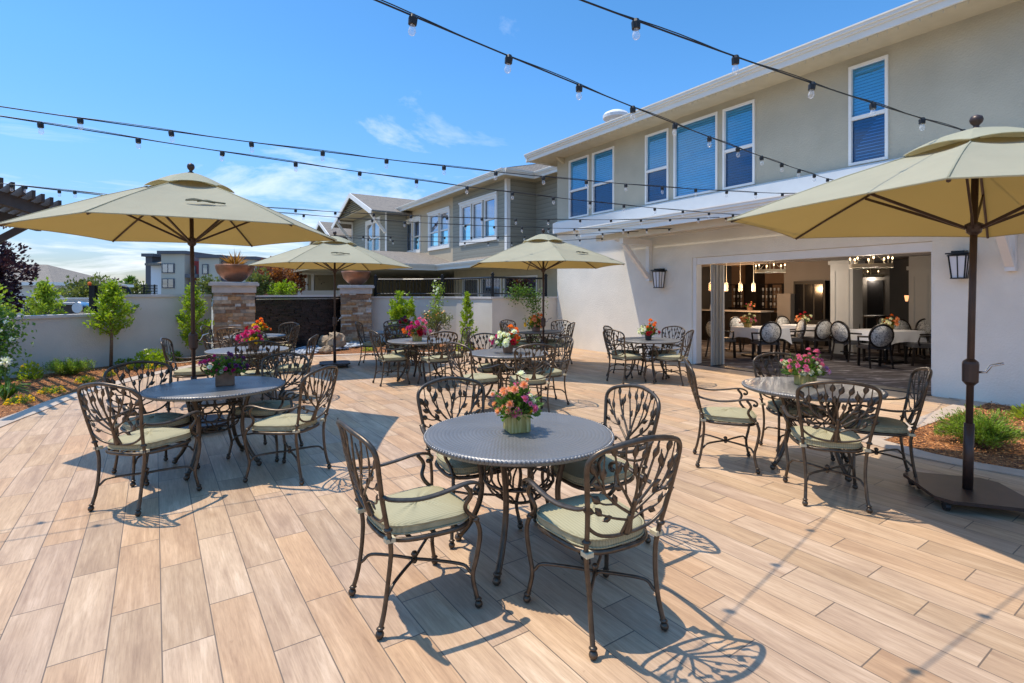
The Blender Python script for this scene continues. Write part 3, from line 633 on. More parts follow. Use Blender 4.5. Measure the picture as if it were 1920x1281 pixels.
# basin pebbles
m = MB()
def inpeb(): 
    f = random.uniform(-.02, 1.15); g = random.uniform(.12, 1.35); p = p0.lerp(p1, f)+n*g; return p
for i in range(900):
    p = inpeb()
    if not insideL(p.x, p.y): continue
    r = random.uniform(.035, .085); m.ball((p.x, p.y, .02+random.uniform(0, .05)), r, 7, random.uniform(.35, .6), 4)
tag(m.build('pebbles', 'pebble', smooth=True), 'blue grey river pebbles at the foot of the water wall', 'pebbles', kind='stuff')
def boulder(c, r, label, sq=.9, seed=1):
    from mathutils import noise
    m = MB().ball(c, r, 14, sq, 9); C = Vector(c)
    for i, v in enumerate(m.v): k = 1+.45*noise.noise((v-C)*(1.6/r)+Vector((seed, 0, 0))); m.v[i] = C+(v-C)*k
    tag(m.build('boulder', 'boulder', smooth=False), label, 'rock', 'boulders of the fountain')
boulder((-5.05, 14.95, .22), .26, 'large upright tan boulder in front of the right stone pillar', 1.15, 2); boulder((-5.0, 14.0, .10), .16, 'orange tan boulder lying among the pebbles', .7, 5); boulder((-5.5, 15.3, .18), .2, 'small brown boulder behind the large tan one', 1.0, 8)
# railing
def railing(pts, posts, z0, z1, name, label):
    t = thing(name, (pts[0][0], pts[0][1], z0), label, 'railing'); b = MB(); P = [Vector((*p, 0)) for p in pts]
    for z, w in ((z1-.03, .045), (z0+.09, .03)):
        r = MB(); r.tube([p+Vector((0, 0, z)) for p in P], w*.6, 4); r.build('rail', 'black_metal', t)
    for i in range(len(P)-1):
        k = int((P[i+1]-P[i]).length/.12)
        for j in range(1, k+1):
            p = P[i].lerp(P[i+1], j/(k+1)); b.beam(p+Vector((0, 0, z0+.09)), p+Vector((0, 0, z1-.03)), .016, .016, (0, 1, 0))
    b.build('balusters', 'black_metal', t)
    for i in posts:
        post = MB(); post.box(P[i]+Vector((0, 0, (z0+z1+.04)/2)), (.08, .08, z1-z0+.04)); post.box(P[i]+Vector((0, 0, z1+.055)), (.11, .11, .03)); post.ball(P[i]+Vector((0, 0, z1+.09)), .038, 8); post.build('post', 'black_metal', t)
railing([(-4.5, 17.15), (-3.6, 17.2), (-2.9, 17.05), (-2.24, 16.72), (-1.6, 16.3), (-1.05, 15.72), (-.56, 15.05), (1.05, 16.12)], (0, 3, 6, 7), 1.53, 2.12, 'metal_railing', 'black metal railing on top of the curved garden wall')
# ---------------------------------------------------------------- BUILDINGS
def facade(mb, s0, s1, z0, z1, t, th, holes):
    S = sorted(set([s0, s1]+[h[0] for h in holes]+[h[1] for h in holes])); Z = sorted(set([z0, z1]+[h[2] for h in holes]+[h[3] for h in holes]))
    S = [x for x in S if s0 <= x <= s1]; Z = [z for z in Z if z0 <= z <= z1]
    def solid(i, j):
        if i < 0 or j < 0 or i >= len(S)-1 or j >= len(Z)-1: return False
        a = (S[i]+S[i+1])/2; b = (Z[j]+Z[j+1])/2
        return not any(h[0] < a < h[1] and h[2] < b < h[3] for h in holes)
    for i in range(len(S)-1):
        for j in range(len(Z)-1):
            if not solid(i, j): continue
            a, b, c, d = S[i], S[i+1], Z[j], Z[j+1]
            mb.add([W(a, t, c), W(b, t, c), W(b, t, d), W(a, t, d)], [(3, 2, 1, 0)]); mb.add([W(a, t+th, c), W(b, t+th, c), W(b, t+th, d), W(a, t+th, d)], [(0, 1, 2, 3)])
            if not solid(i-1, j): mb.add([W(a, t, c), W(a, t+th, c), W(a, t+th, d), W(a, t, d)], [(0, 1, 2, 3)])
            if not solid(i+1, j): mb.add([W(b, t, c), W(b, t+th, c), W(b, t+th, d), W(b, t, d)], [(3, 2, 1, 0)])
            if not solid(i, j-1): mb.add([W(a, t, c), W(b, t, c), W(b, t+th, c), W(a, t+th, c)], [(0, 1, 2, 3)])
            if not solid(i, j+1): mb.add([W(a, t, d), W(b, t, d), W(b, t+th, d), W(a, t+th, d)], [(3, 2, 1, 0)])
def window(root, s0, s1, z0, z1, t, split=True, blinds='blind_white', glassm='window_glass', fr=.045, half=.46, proud=.03, blindfull=True):
    if s0 > s1: s0, s1 = s1, s0
    m = MB(); a, b = t-proud, t+.08
    m.bst(s0, s0+fr, a, b, z0, z1); m.bst(s1-fr, s1, a, b, z0, z1); m.bst(s0+fr, s1-fr, a, b, z0, z0+fr); m.bst(s0+fr, s1-fr, a, b, z1-fr, z1)
    zm = z0+(z1-z0)*half
    if split: m.bst(s0+fr, s1-fr, a+.012, b, zm-.03, zm+.03)
    w = m.build('window', 'white_trim', root)
    for (c, d) in ((z0+fr, zm-.03), (zm+.03, z1-fr)) if split else ((z0+fr, z1-fr),):
        g = MB(); g.bst(s0+fr, s1-fr, t+.03, t+.036, c, d); g.build('pane', ('window_glass' if glassm == 'window_mirror' else 'window_screen') if (split and d < z1-fr-.1) else glassm, w)
    if blinds:
        g = MB(); z = z1-fr-.02; low = z0+fr if blindfull else zm
        while z > low: g.bst(s0+fr+.004, s1-fr-.004, t+.045, t+.06, z-.046, z-.002); z -= .056
        g.build('blind', blinds, w)
    return w
root = thing('main_building', W(5, T0, 0), 'two storey tan and cream stucco building with blue windows and open folding doorway', 'building')
ZW0, ZW1 = 3.86, 5.60
wins = [(1067.5, 1104.5, True), (1111, 1152, True), (1210.5, 1254, True), (1264, 1346, False), (1356, 1416, True), (1592, 1666, True)]
holes = []
for u0, u1, sp in wins:
    a, b = su(u0, T0), su(u1, T0); holes.append((min(a, b), max(a, b), ZW0, ZW1))
SE = 12.70; SR = -7.0
m = MB(); facade(m, SR, SE, 3.5, 6.0, T0, .25, holes); m.build('wall', 'stucco_upper', root)
OP0, OP1, OPZ = su(1748, T0), su(1297, T0), 2.44
m = MB(); facade(m, SR, SE, 0, 3.5, T0, .25, [(OP0, OP1, 0, OPZ)]); o = m.build('wall', 'stucco_lower', root)
for (u0, u1, sp), h in zip(wins, holes): window(root, h[0], h[1], ZW0, ZW1, T0, sp, half=.47)
# end wall + back
m = MB(); m.bst(SE-.25, SE-.002, T0+.25, T0+16, 0, 5.98); m.bst(SR, SR+.25, T0+.25, T0+16, 0, 5.98); m.bst(SR, SE, T0+16, T0+16.2, 0, 5.98); m.build('wall', 'stucco_upper', root)
# band
m = MB(); q = []
for s_ in (SR, SE+.02):
    q.append([(T0-.16, 3.47), (T0-.002, 3.47), (T0-.002, 3.845), (T0-.10, 3.80), (T0-.16, 3.78)])
v = [W(SR, a, z) for a, z in q[0]]+[W(SE+.02, a, z) for a, z in q[0]]; k = 5
m.add(v, [tuple(range(5)), tuple(range(5, 10))[::-1]]+[(i, (i+1) % 5+0, (i+1) % 5+5, i+5)[::-1] for i in range(5)]); m.build('belly_band', 'white_trim', root)
# roof with overhang
OV = .80; zg = 5.77
def roofslab(s0, s1, t0, t1, z0, slope, th=.08, hip0=0, hip1=0):
    m = MB(); dz = (t1-t0)*slope
    m.hexa([W(s0, t0, z0), W(s0+hip0, t1, z0+dz), W(s1-hip1, t1, z0+dz), W(s1, t0, z0)]+[W(s0, t0, z0+th), W(s0+hip0, t1, z0+dz+th), W(s1-hip1, t1, z0+dz+th), W(s1, t0, z0+th)]); return m
m = roofslab(SR-.5, SE+.55, T0-OV+.02, T0+8, zg+.12, .30, .08, 0, 7); 
m.hexa([W(SE+.55, T0-OV, zg+.11), W(SE+.55, T0+16.6, zg+.11), W(SE-6.5, T0+8, zg+2.55), W(SE-6.5, T0+8, zg+2.5)]+[W(SE+.55, T0-OV, zg+.19), W(SE+.55, T0+16.6, zg+.19), W(SE-6.5, T0+8, zg+2.65), W(SE-6.5, T0+8, zg+2.6)])
m.build('roof', 'shingle', root)
m = MB(); m.bst(SR-.5, SE+.5, T0-OV+.1, T0+.0, zg-.02, zg+.02); m.bst(SE+.002, SE+.5, T0+.01, T0+16.5, zg-.02, zg+.02)
m.build('soffit', 'soffit_tan', root)
def gutter(mb, p, q, out):   # stepped ogee-like gutter along p->q ; out = outward vector
    p, q, out = Vector(p), Vector(q), Vector(out).normalized()
    for dz0, dz1, o0, o1 in ((-.06, .05, 0, .055), (.05, .10, -.01, .085), (.10, .15, -.02, .12), (.15, .175, -.02, .135)):
        v = [p+out*o0, q+out*o0, q+out*o1, p+out*o1]; mb.hexa([x+Vector((0, 0, dz0)) for x in v]+[x+Vector((0, 0, dz1)) for x in v])
m = MB(); gutter(m, W(SR-.5, T0-OV+.1, zg), W(SE+.62, T0-OV+.1, zg), -BX); gutter(m, W(SE+.5, T0-OV, zg), W(SE+.5, T0+12, zg), AX); m.build('gutter', 'gutter_cream', root)
# rafter tail / vent dome
m = MB(); cc = W(su(1155, T0+3), T0+3.0, 7.72); m.lathe([(.25, -.9), (.25, 0), (.45, .02), (.46, .12), (.40, .20), (.25, .27), (.05, .30)], cc, 20); m.build('roof_vent', 'apt_white', root, smooth=False)
# corbels at far end
m = MB()
for s_ in (SE-.35,): m.hexa([W(s_, T0-.28, zg-.03), W(s_+.09, T0-.28, zg-.03), W(s_+.09, T0, zg-.2), W(s_, T0, zg-.2)]+[W(s_, T0-.28, zg-.021), W(s_+.09, T0-.28, zg-.021), W(s_+.09, T0, zg-.021), W(s_, T0, zg-.021)])
m.build('corbel', 'soffit_tan', root)
# door opening trim, folded panels
m = MB(); m.bst(OP1-.10, OP1-.002, T0+.03, T0+.22, 0, OPZ-.002); m.bst(OP0+.002, OP1-.10, T0+.05, T0+.2, OPZ-.16, OPZ-.004); m.bst(OP0+.002, OP0+.03, T0+.05, T0+.22, 0, OPZ-.16); m.build('door_frame', 'white_trim', root)
m = MB(); m.bst(OP0+.03, OP1-.1, T0-.03, T0+.28, .001, .016); m.build('threshold', 'charcoal', root)
for i in range(7):
    m = MB(); s_ = OP1-.14-i*.058; m.bst(s_-.042, s_, T0+.02+.03*(i % 2), T0+.40+.03*(i % 2), .02, OPZ-.18)
    if i == 6:
        for j in range(6): m.bst(s_-.042-.022*(1+j % 2), s_-.0425, T0+.04+j*.062, T0+.085+j*.062, .03, OPZ-.19); m.build('folding_panel', 'cream_trim', root)
# interior shell
m = MB(); m.bst(-2, 12.45, T0+.252, T0+15.9, .0, .004); o = m.build('interior_floor', 'carpet', root)
m = MB(); m.bst(-2, 12.45, T0+.252, T0+15.9, 2.72, 2.8); m.bst(1.0, 12.4, T0+.9, T0+1.25, 2.45, 2.719); m.bst(2, 12.4, T0+4.6, T0+5.0, 2.52, 2.719); m.build('ceiling', 'ceiling_paint', root)
m = MB(); m.bst(12.25, 12.44, T0+.252, T0+15.9, .005, 2.719); m.bst(-.2, 0, T0+.252, T0+15.9, .005, 2.719); m.bst(-2, 12.2, T0+15.6, T0+15.8, .005, 2.719); m.build('partition', 'interior_dark', root)
# interior walls placed on plane t
def ip(u0, u1, t, z0, z1, th=.12):
    return (su(u1, t), su(u0, t), t, t+th, z0, z1)
m = MB(); m.bst(*ip(1325, 1500, 18.3, .005, 2.715)); m.build('bar_back_wall', 'interior_warm', root)
m = MB(); m.bst(*ip(1470, 1560, 17.2, .005, 2.715)); m.bst(*ip(1457, 1482, 16.6, .005, 1.62, .5)); m.build('partition', 'interior_wall', root)
m = MB(); m.bst(*ip(1600, 1668, 21.0, .005, 2.715)); m.build('partition', 'interior_wall', root)
m = MB(); m.bst(*ip(1668, 1800, 19.5, .005, 2.715)); m.build('partition', 'interior_dark', root)
d = MB(); x = ip(1626, 1656, 20.98, .01, 2.1, .015); d.bst(*x); o = d.build('interior_door', 'charcoal', root)
def icol(u0, u1, t, z1=2.5):
    m = MB(); a, b = su(u1, t), su(u0, t); wdt = abs(b-a); m.bst(a, b, t, t+wdt, .005, 2.716)
    m.bst(a-.04, b+.04, t-.04, t+wdt+.04, z1-.10, z1); m.bst(a-.03, b+.03, t-.03, t+wdt+.03, .005, .16)
    for x0, x1, z0_, z1_ in ((a+.09, a+.12, .3, z1-.25), (b-.12, b-.09, .3, z1-.25), (a+.12, b-.12, .3, .33), (a+.12, b-.12, z1-.28, z1-.25)): m.bst(x0, x1, t-.012, t-.001, z0_, z1_)
    m.build('column', 'column_white', root)
icol(1557, 1599, 15.0); icol(1704, 1748, 16.6, 2.35)
# awning roof and brackets (part of the building)
TA = T0-1.30; SA1 = su(1091, TA); SA0 = su(1895, T0)-1.3
m = MB(); v0 = [W(SA0, TA, 3.14), W(SA0, T0-.17, 3.32), W(SA1, T0-.17, 3.32), W(SA1, TA, 3.14)]; m.hexa(v0+[x+Vector((0, 0, .07)) for x in v0]); m.build('awning_roof', 'white_trim', root)
m = MB(); gutter(m, W(SA0, TA, 3.10), W(SA1, TA, 3.10), -BX); m.build('awning_fascia', 'white_trim', root)
SBm = su(1120, T0-.95); m = MB(); m.bst(SA0+.2, SBm, T0-1.0, T0-.88, 2.945, 3.08); m.bst(SA0+.2, SBm, T0-.35, T0-.23, 2.98, 3.2); m.build('awning_beam', 'cream_trim', root)
def bracket(s_):
    m = MB(); m.bst(s_-.055, s_+.055, T0-1.02, T0-.004, 2.81, 2.943); m.bst(s_-.055, s_+.055, T0-.12, T0-.004, 1.93, 2.808)
    m.beam(W(s_, T0-.92, 2.80), W(s_, T0-.10, 2.02), .085, .10, AX); m.build('bracket', 'white_trim', root)
for u in (1220, 1898): bracket(su(u, T0))
# wall lanterns
def lantern(u, z0, z1, label):
    s_ = su(u, T0); c = W(s_, T0-.15, 0); t = thing('wall_lantern', (c.x, c.y, z0), label, 'lantern', 'black wall lanterns beside the doorway'); h = z1-z0; m = MB()
    a, b = .075, .105
    for sx in (-1, 1):
        for sy in (-1, 1): m.beam(c+AX*sx*a+BX*sy*a+Vector((0, 0, z0)), c+AX*sx*b+BX*sy*b+Vector((0, 0, z1-.06)), .014, .014, (0, 1, 0))
    for z, k in ((z0, a), (z1-.07, b)):
        m.box(c+Vector((0, 0, z)), (2*k+.03, 2*k+.03, .016), TH)
    m.box(c+Vector((0, 0, z1-.04)), (.27, .27, .02), TH); m.box(c+Vector((0, 0, z1-.02)), (.16, .16, .04), TH); m.bst(s_-.02, s_+.02, T0-.10, T0-.03, z1-.03, z1-.005); m.bst(s_-.06, s_+.06, T0-.03, T0-.004, z1-.22, z1+.01)
    for ax, o in ((AX, BX), (BX, AX)):
        for sg in (-1, 1):
            m.beam(c+ax*0+o*sg*(a+.002)+Vector((0, 0, z0)), c+o*sg*(b+.002)+Vector((0, 0, z1-.07)), .01, .01, (0, 1, 0))
    m.build('frame', 'black_metal', t); g = MB(); v = [c+AX*x*(a-.006)+BX*y*(a-.006)+Vector((0, 0, z0+.01)) for x, y in ((-1, -1), (1, -1), (1, 1), (-1, 1))]; v2 = [c+AX*x*(b-.006)+BX*y*(b-.006)+Vector((0, 0, z1-.08)) for x, y in ((-1, -1), (1, -1), (1, 1), (-1, 1))]
    g.hexa(v+v2); g.build('shade', 'apt_white', t)
lantern(1243, 1.76, 2.22, 'black wall lantern left of the folding doors'); lantern(1806, 1.84, 2.25, 'black wall lantern behind the right parasol pole')
# mini lights under the gutters
def fairy(p, q, n, label):
    p, q = Vector(p), Vector(q); m = MB(); m.beam(p, q, .008, .008)
    for i in range(n): c = p.lerp(q, (i+.5)/n); m.box(c+Vector((0, 0, -.02)), (.008, .008, .03)); m.ball(c+Vector((0, 0, -.04)), .010, 6, 1.3, 4)
    tag(m.build('fairy_lights', 'soffit_tan'), label, 'light string')
fairy(W(0, T0-OV+.08, zg-.07), W(SE+.5, T0-OV+.08, zg-.07), 95, 'row of tiny white lights hung under the main gutter')
# ---------------------------------------------------------------- FAR WING
root = thing('far_wing', W(22, 10.3, 0), 'far two storey wing with grey green siding and white framed windows', 'building'); TW = 10.3; SC = su(951, TW); TR = 11.6; SG = 26.0
wz0, wz1 = 3.85, 5.35
ww = [((881, 908), (912, 931)), ]
def zat(u, v, t): k = (u-960)/F; Y = t/(BX.x*k+BX.y); return CAMZ+(HZ-v)*Y/F
groups = [[(866, 884, True), (886.5, 905, False), (908.5, 930, True)], [(806, 823, True), (825.5, 842, True)], [(747.5, 760, True), (762, 772.5, False), (775, 787.5, True)]]
hol = []
for g in groups:
    for u0, u1, sp in g: a, b = su(u0, TW), su(u1, TW); hol.append((min(a, b), max(a, b), 3.80, 5.30))
SM = su(849, TW); m = MB(); facade(m, SC, SM, 2.95, 5.98, TW, .2, [h for h in hol if h[0] < SM]); m.build('wall', 'lap_siding', root); m = MB(); facade(m, SM+.001, SG+12, 2.95, 5.98, TW, .2, [h for h in hol if h[0] > SM]); m.build('wall', 'wing_tan', root)
for g in groups:
    for u0, u1, sp in g: window(root, su(u0, TW), su(u1, TW), 3.80, 5.30, TW, sp, None, 'window_mirror', fr=.06)
    a, b = su(g[-1][1], TW), su(g[0][0], TW); m = MB(); m.bst(a-.12, b+.12, TW-.06, TW-.002, 5.301, 5.46); m.bst(a-.16, b+.16, TW-.09, TW-.062, 5.40, 5.47); m.bst(a-.12, b+.12, TW-.06, TW-.002, 3.66, 3.799)
    m.bst(a-.12, a-.002, TW-.05, TW-.002, 3.80, 5.30); m.bst(b+.002, b+.12, TW-.05, TW-.002, 3.80, 5.30); m.build('window_casing', 'white_trim', root)
m = MB(); m.bst(SC-.002, SC+.18, TW+.201, TR+8, 2.5, 5.98); m.bst(SE, SC-.003, TR, TR+.2, 0, 5.98); m.build('wall', 'lap_siding', root)
m = MB(); m.bst(SC-.03, SC+.12, TW-.04, TW-.002, 2.9, 5.9); m.bst(SC-.03, SC-.004, TW, TW+.12, 2.9, 5.9); m.build('corner_board', 'white_trim', root)
# roof
m = roofslab(SC-.6, SG+14, TW-.5, TW+6, 5.98, .30, .07, 3, 0); m.hexa([W(SC-.6, TW-.5, 5.97), W(SC-.6, TW+9, 5.97), W(SC+3, TW+6, 7.9), W(SC+2.4, TW+6, 7.9)]+[W(SC-.6, TW-.5, 6.03), W(SC-.6, TW+9, 6.03), W(SC+3, TW+6, 8.0), W(SC+2.4, TW+6, 8.0)]); m.build('roof', 'shingle', root)
m = roofslab(SE+.0, SC, TR-.5, TR+6, 5.98, .30, .07); m.build('roof', 'shingle', root)
m = MB(); gutter(m, W(SC-.6, TW-.5, 5.86), W(SG+14, TW-.5, 5.86), -BX); gutter(m, W(SC-.6, TW-.5, 5.86), W(SC-.6, TR-.5, 5.86), -AX); gutter(m, W(SE+.1, TR-.5, 5.86), W(SC-.6, TR-.5, 5.86), -BX); m.build('gutter', 'gutter_cream', root)
m = MB(); m.bst(SC-.55, SG+13, TW-.45, TW, 5.84, 5.87); m.bst(SC-.55, SC, TW+.01, TR+4, 5.842, 5.872); m.bst(SE, SC-.56, TR-.45, TR, 5.84, 5.87); m.build('soffit', 'soffit_tan', root)
# gable bay
GB0, GB1, GT = 25.6, 31.6, 9.2; gm = (GB0+GB1)/2; bw0 = su(712, GT); bw1 = su(688, GT); bm = (bw0+bw1)/2
m = MB(); facade(m, GB0, GB1, 2.95, 5.9, GT, .2, [(bw0, bm-.03, 3.9, 5.5), (bm+.03, bw1, 3.9, 5.5)]); m.bst(GB0, GB0+.2, GT+.201, TW-.002, 2.95, 5.9)
m.add([W(GB0, GT+.01, 5.9), W(GB1, GT+.01, 5.9), W(gm, GT+.01, 7.0), W(GB0, GT+.2, 5.9), W(GB1, GT+.2, 5.9), W(gm, GT+.2, 7.0)], [(2, 1, 0), (3, 4, 5)]); m.build('gable_wall', 'lap_siding', root)
window(root, bw0, bm-.03, 3.9, 5.5, GT, True, None, 'window_mirror', fr=.06); window(root, bm+.03, bw1, 3.9, 5.5, GT, True, None, 'window_mirror', fr=.06)
m = MB(); m.bst(bw0-.15, bw1+.15, GT-.05, GT-.002, 5.501, 5.68); m.bst(bw0-.14, bw0-.002, GT-.05, GT-.002, 3.8, 5.5); m.bst(bw1+.002, bw1+.14, GT-.05, GT-.002, 3.8, 5.5); m.bst(GB0-.03, GB0+.16, GT-.04, GT-.002, 2.95, 5.9); m.bst(GB1-.16, GB1+.03, GT-.04, GT-.002, 2.95, 5.9); m.build('window_casing', 'white_trim', root)
for sg, s_e in ((-1, GB0-.7), (1, GB1+.7)):
    m = MB(); zE = 5.9-.7*.366; zR = 7.05
    v = [W(s_e, GT-1.0, zE), W(gm, GT-1.0, zR), W(gm, TW+3, zR), W(s_e, TW+3, zE)]
    if sg > 0: v = [v[0], v[3], v[2], v[1]]
    m.hexa([x for x in v]+[x+Vector((0, 0, .08)) for x in v]); m.build('gable_roof', 'shingle', root)
    m = MB(); m.beam(W(s_e, GT-1.03, zE-.04), W(gm, GT-1.03, zR-.04), .05, .24, (0, 0, 1)); m.build('barge_board', 'white_trim', root)
    m = MB(); sb = GB0+.1 if sg < 0 else GB1-.1; m.beam(W(sb, GT-.95, 5.75+.1), W(sb, GT-.05, 4.75), .12, .14, AX); m.beam(W(sb, GT-1.0, 5.88), W(sb, GT, 5.88), .12, .12, AX); m.build('bracket', 'white_trim', root)
m = MB()
for i in range(8): zz = 6.0+i*.12; m.bst(gm-2.6+i*.33, gm+2.6-i*.33, GT-.9+.01*i, GT-.05, zz, zz+.02)
m.build('gable_soffit', 'soffit_tan', root)
# second small gable farther left
m = MB(); s2 = 34.5; m.bst(s2-1.8, s2+3, GT-.3, GT+.2, 2.9, 5.3); m.build('gable_wall', 'lap_siding', root)
m = MB(); v = [W(s2-2.5, GT-1.2, 5.0), W(s2+.2, GT-1.2, 6.2), W(s2+.2, TW+2, 6.2), W(s2-2.5, TW+2, 5.0)]; m.hexa(v+[x+Vector((0, 0, .08)) for x in v]); v = [W(s2+3, GT-1.2, 5.0), W(s2+3, TW+2, 5.0), W(s2+.2, TW+2, 6.2), W(s2+.2, GT-1.2, 6.2)]; m.hexa(v+[x+Vector((0, 0, .08)) for x in v]); m.build('gable_roof', 'shingle', root)
m = MB(); m.beam(W(s2-2.5, GT-1.23, 5.0), W(s2+.2, GT-1.23, 6.2), .05, .2); m.beam(W(s2+3, GT-1.23, 5.0), W(s2+.2, GT-1.23, 6.2), .05, .2); m.build('barge_board', 'white_trim', root)
# skirt roof
SK = su(819, 9.0); zk = 2.72; m = MB()
v = [W(SE+.35, 9.0, zk), W(SE+.35, TW-.003, 3.02), W(SK, TW-.003, 3.02), W(SK, 9.0, zk)]; m.hexa(v+[x+Vector((0, 0, .06)) for x in v])
v = [W(SK+.0, 4.6, zk), W(SK+.0, TW, zk), W(SK+4.2, TW, 3.55), W(SK+4.2, 4.6, 3.55)]; v = [v[0], v[1], v[2], v[3]]; m.hexa(v+[x+Vector((0, 0, .06)) for x in v]); m.build('skirt_roof', 'shingle', root)
m = MB(); gutter(m, W(SE+.35, 9.0, zk-.1), W(SK, 9.0, zk-.1), -BX); gutter(m, W(SK, 9.0, zk-.1), W(SK, 4.6, zk-.1), -AX); m.build('gutter', 'gutter_cream', root)
m = MB(); m.bst(SE+.36, SK, 9.05, TW, zk-.14, zk-.11); m.bst(SK+.02, SK+9, 4.6, TW+4, zk-.13, zk-.10); m.build('porch_ceiling', 'soffit_tan', root)
gw = [(su(1008, TW), su(944, TW)), (su(940, TW), su(902, TW)), (su(898, TW), su(868, TW))]
m = MB(); facade(m, SE+.02, SK+1, 0, 2.94, TW, .2, [(a, b, .9, 2.25) for a, b in gw]); m.bst(SK+9, SK+9.2, 4.6, 14, 0, 2.9); m.bst(SK+1, SK+9, 14, 14.2, 0, 2.9); m.build('wall', 'soffit_tan', root)
for a, b in gw: window(root, a, b, .9, 2.25, TW, False, 'blind_white', 'window_mirror', fr=.06)
for t_ in (): 
    m = MB(); m.bst(SK+.2, SK+.45, t_, t_+.25, 0, zk-.13); m.build('porch_post', 'cream_trim', root)
fairy(W(SC-.6, TW-.53, 5.79), W(SG, TW-.53, 5.79), 70, 'row of tiny white lights under the far wing gutter')
# ---------------------------------------------------------------- CHAIRS
def yb(z, x=0): return -.222-(z-.42)*.215-.045*(1-(x/.26)**2)*max(0, min(1, (z-.45)/.3))
def make_chair():
    t = thing('patio_chair', (0, 0, 0), 'bronze metal patio chair', 'chair', 'bronze tree back patio chairs')
    for sx in (-1, 1):
        m = MB(); p = cr([(.215*sx, yb(.46), .46), (.205*sx, -.222, .38), (.196*sx, -.232, .25), (.200*sx, -.252, .12), (.208*sx, -.276, .035)], 5)
        m.tube(p, [.0115+.002*abs(i/len(p)-.5) for i in range(len(p))], 8); m.ball((.209*sx, -.278, .022), .021, 10, 1.0, 6); m.lathe([(.012, 0), (.02, .006), (.012, .014)], (.2075*sx, -.274, .042), 10); m.build('leg', 'bronze', t, smooth=True)
        m = MB(); p = cr([(.243*sx, .215, .46), (.252*sx, .236, .38), (.247*sx, .222, .27), (.240*sx, .200, .17), (.250*sx, .212, .08), (.256*sx, .224, .035)], 5)
        m.tube(p, .0122, 8); m.ball((.257*sx, .225, .022), .021, 10, 1.0, 6); m.lathe([(.012, 0), (.02, .006), (.012, .014)], (.2555*sx, .223, .042), 10); m.lathe([(.013, 0), (.022, .01), (.013, .02)], (.243*sx, .215, .44), 10); m.build('leg', 'bronze', t, smooth=True)
        m = MB(); z = .675
        a = cr([(.247*sx, yb(z, .25), z), (.262*sx, -.24, .655), (.283*sx, -.12, .638), (.292*sx, 0, .645), (.290*sx, .11, .662), (.285*sx, .175, .660), (.282*sx, .212, .640), (.280*sx, .214, .615), (.279*sx, .195, .605), (.279*sx, .186, .620)], 4)
        m.tube(a, [.012]+[.017]*(len(a)-9)+[.015, .013, .012, .011, .010, .009, .009, .009], 8, flat=.5)
        m.ball((.279*sx, .192, .614), .014, 8); a = cr([(.288*sx, .13, .655), (.283*sx, .165, .60), (.262*sx, .145, .545), (.243*sx, .165, .50), (.243*sx, .215, .455)], 5); m.tube(a, .0115, 7)
        m.build('armrest', 'bronze', t, smooth=True)
    m = MB(); ring = []
    for k in range(28):
        a = 2*PI*k/28; c, s_ = math.cos(a), math.sin(a); x = abs(c)**.62*(1 if c > 0 else -1); y = abs(s_)**.62*(1 if s_ > 0 else -1)
        ring.append((x*(.232+.025*y), y*.232, .425))
    m.tube(ring, .013, 7, True)
    for y in (-.12, 0, .12): m.tube([(-.225-.02*y/.2, y, .425), (.225+.02*y/.2, y, .425)], .010, 6)
    for x in (-.12, 0, .12): m.tube([(x, -.22, .423), (x, .22, .423)], .008, 6)
    m.build('seat_frame', 'bronze', t, smooth=True)
    # back frame
    m = MB(); half = [(.212, .44), (.220, .52), (.237, .64), (.256, .76), (.267, .845), (.258, .893), (.215, .928), (.12, .953)]
    pts = [(-x, yb(z, x), z) for x, z in half]+[(0, yb(.968, 0), .966)]+[(x, yb(z, x), z) for x, z in half[::-1]]
    pts = cr(pts, 4); m.tube(pts, [.0110+.0025*math.sin(PI*i/len(pts)) for i in range(len(pts))], 8)
    u = cr([(x, yb(z, x), z) for x, z in ((-.236, .62), (-.215, .565), (-.15, .52), (-.07, .50), (0, .498), (.07, .50), (.15, .52), (.215, .565), (.236, .62))], 4); m.tube(u, .0085, 7)
    for sx in (-1, 1): m.lathe([(.013, 0), (.021, .008), (.021, .014), (.013, .022)], (.219*sx, yb(.50, .22), .49), 10)
    m.build('back_frame', 'bronze', t, smooth=True)
    # tree of branches
    m = MB()
    def br(pl, r0, r1, leaves=()):
        p = cr([(x, yb(z, x), z) for x, z in pl], 5); k = len(p); m.tube(p, [(r0+(r1-r0)*i/(k-1))*(.72 if r0 < .02 else .85) for i in range(k)], 6)
        for f, off, ln in leaves:
            i = min(k-2, int(f*(k-1))); d = (p[i+1]-p[i]).normalized(); sd = Vector((d.z, 0, -d.x)); d2 = (d+sd*off).normalized()
            q = p[i]; nb = len(m.v); ln = ln*1.15; wv = Vector((d2.z, 0, -d2.x))*ln*.30; nn = Vector((0, 1, .27)).normalized()*.005
            prof = ((0, .2), (.25, .8), (.5, 1), (.75, .6), (1, .05))
            for a_, w_ in prof:
                c = q+d2*ln*(a_-.15); m.v += [c+wv*w_, c+nn*(.6+w_*.6), c-wv*w_, c-nn*(.6+w_*.6)]
            for a_ in range(4):
                for b_ in range(4): m.f.append((nb+a_*4+b_, nb+a_*4+(b_+1) % 4, nb+a_*4+4+(b_+1) % 4, nb+a_*4+4+b_))
    br([(0, .50), (0, .56), (.003, .62), (.0, .68)], .022, .012)
    br([(-.03, .50), (-.015, .55), (-.005, .60)], .010, .012); br([(.03, .50), (.015, .55), (.005, .60)], .010, .012)
    br([(0, .66), (-.012, .76), (-.045, .84), (-.05, .93)], .010, .006, [(.55, .5, .055), (.9, 0, .06)])
    br([(-.012, .76), (-.01, .84), (.008, .90), (.006, .955)], .008, .005, [(.55, 0, .06)])
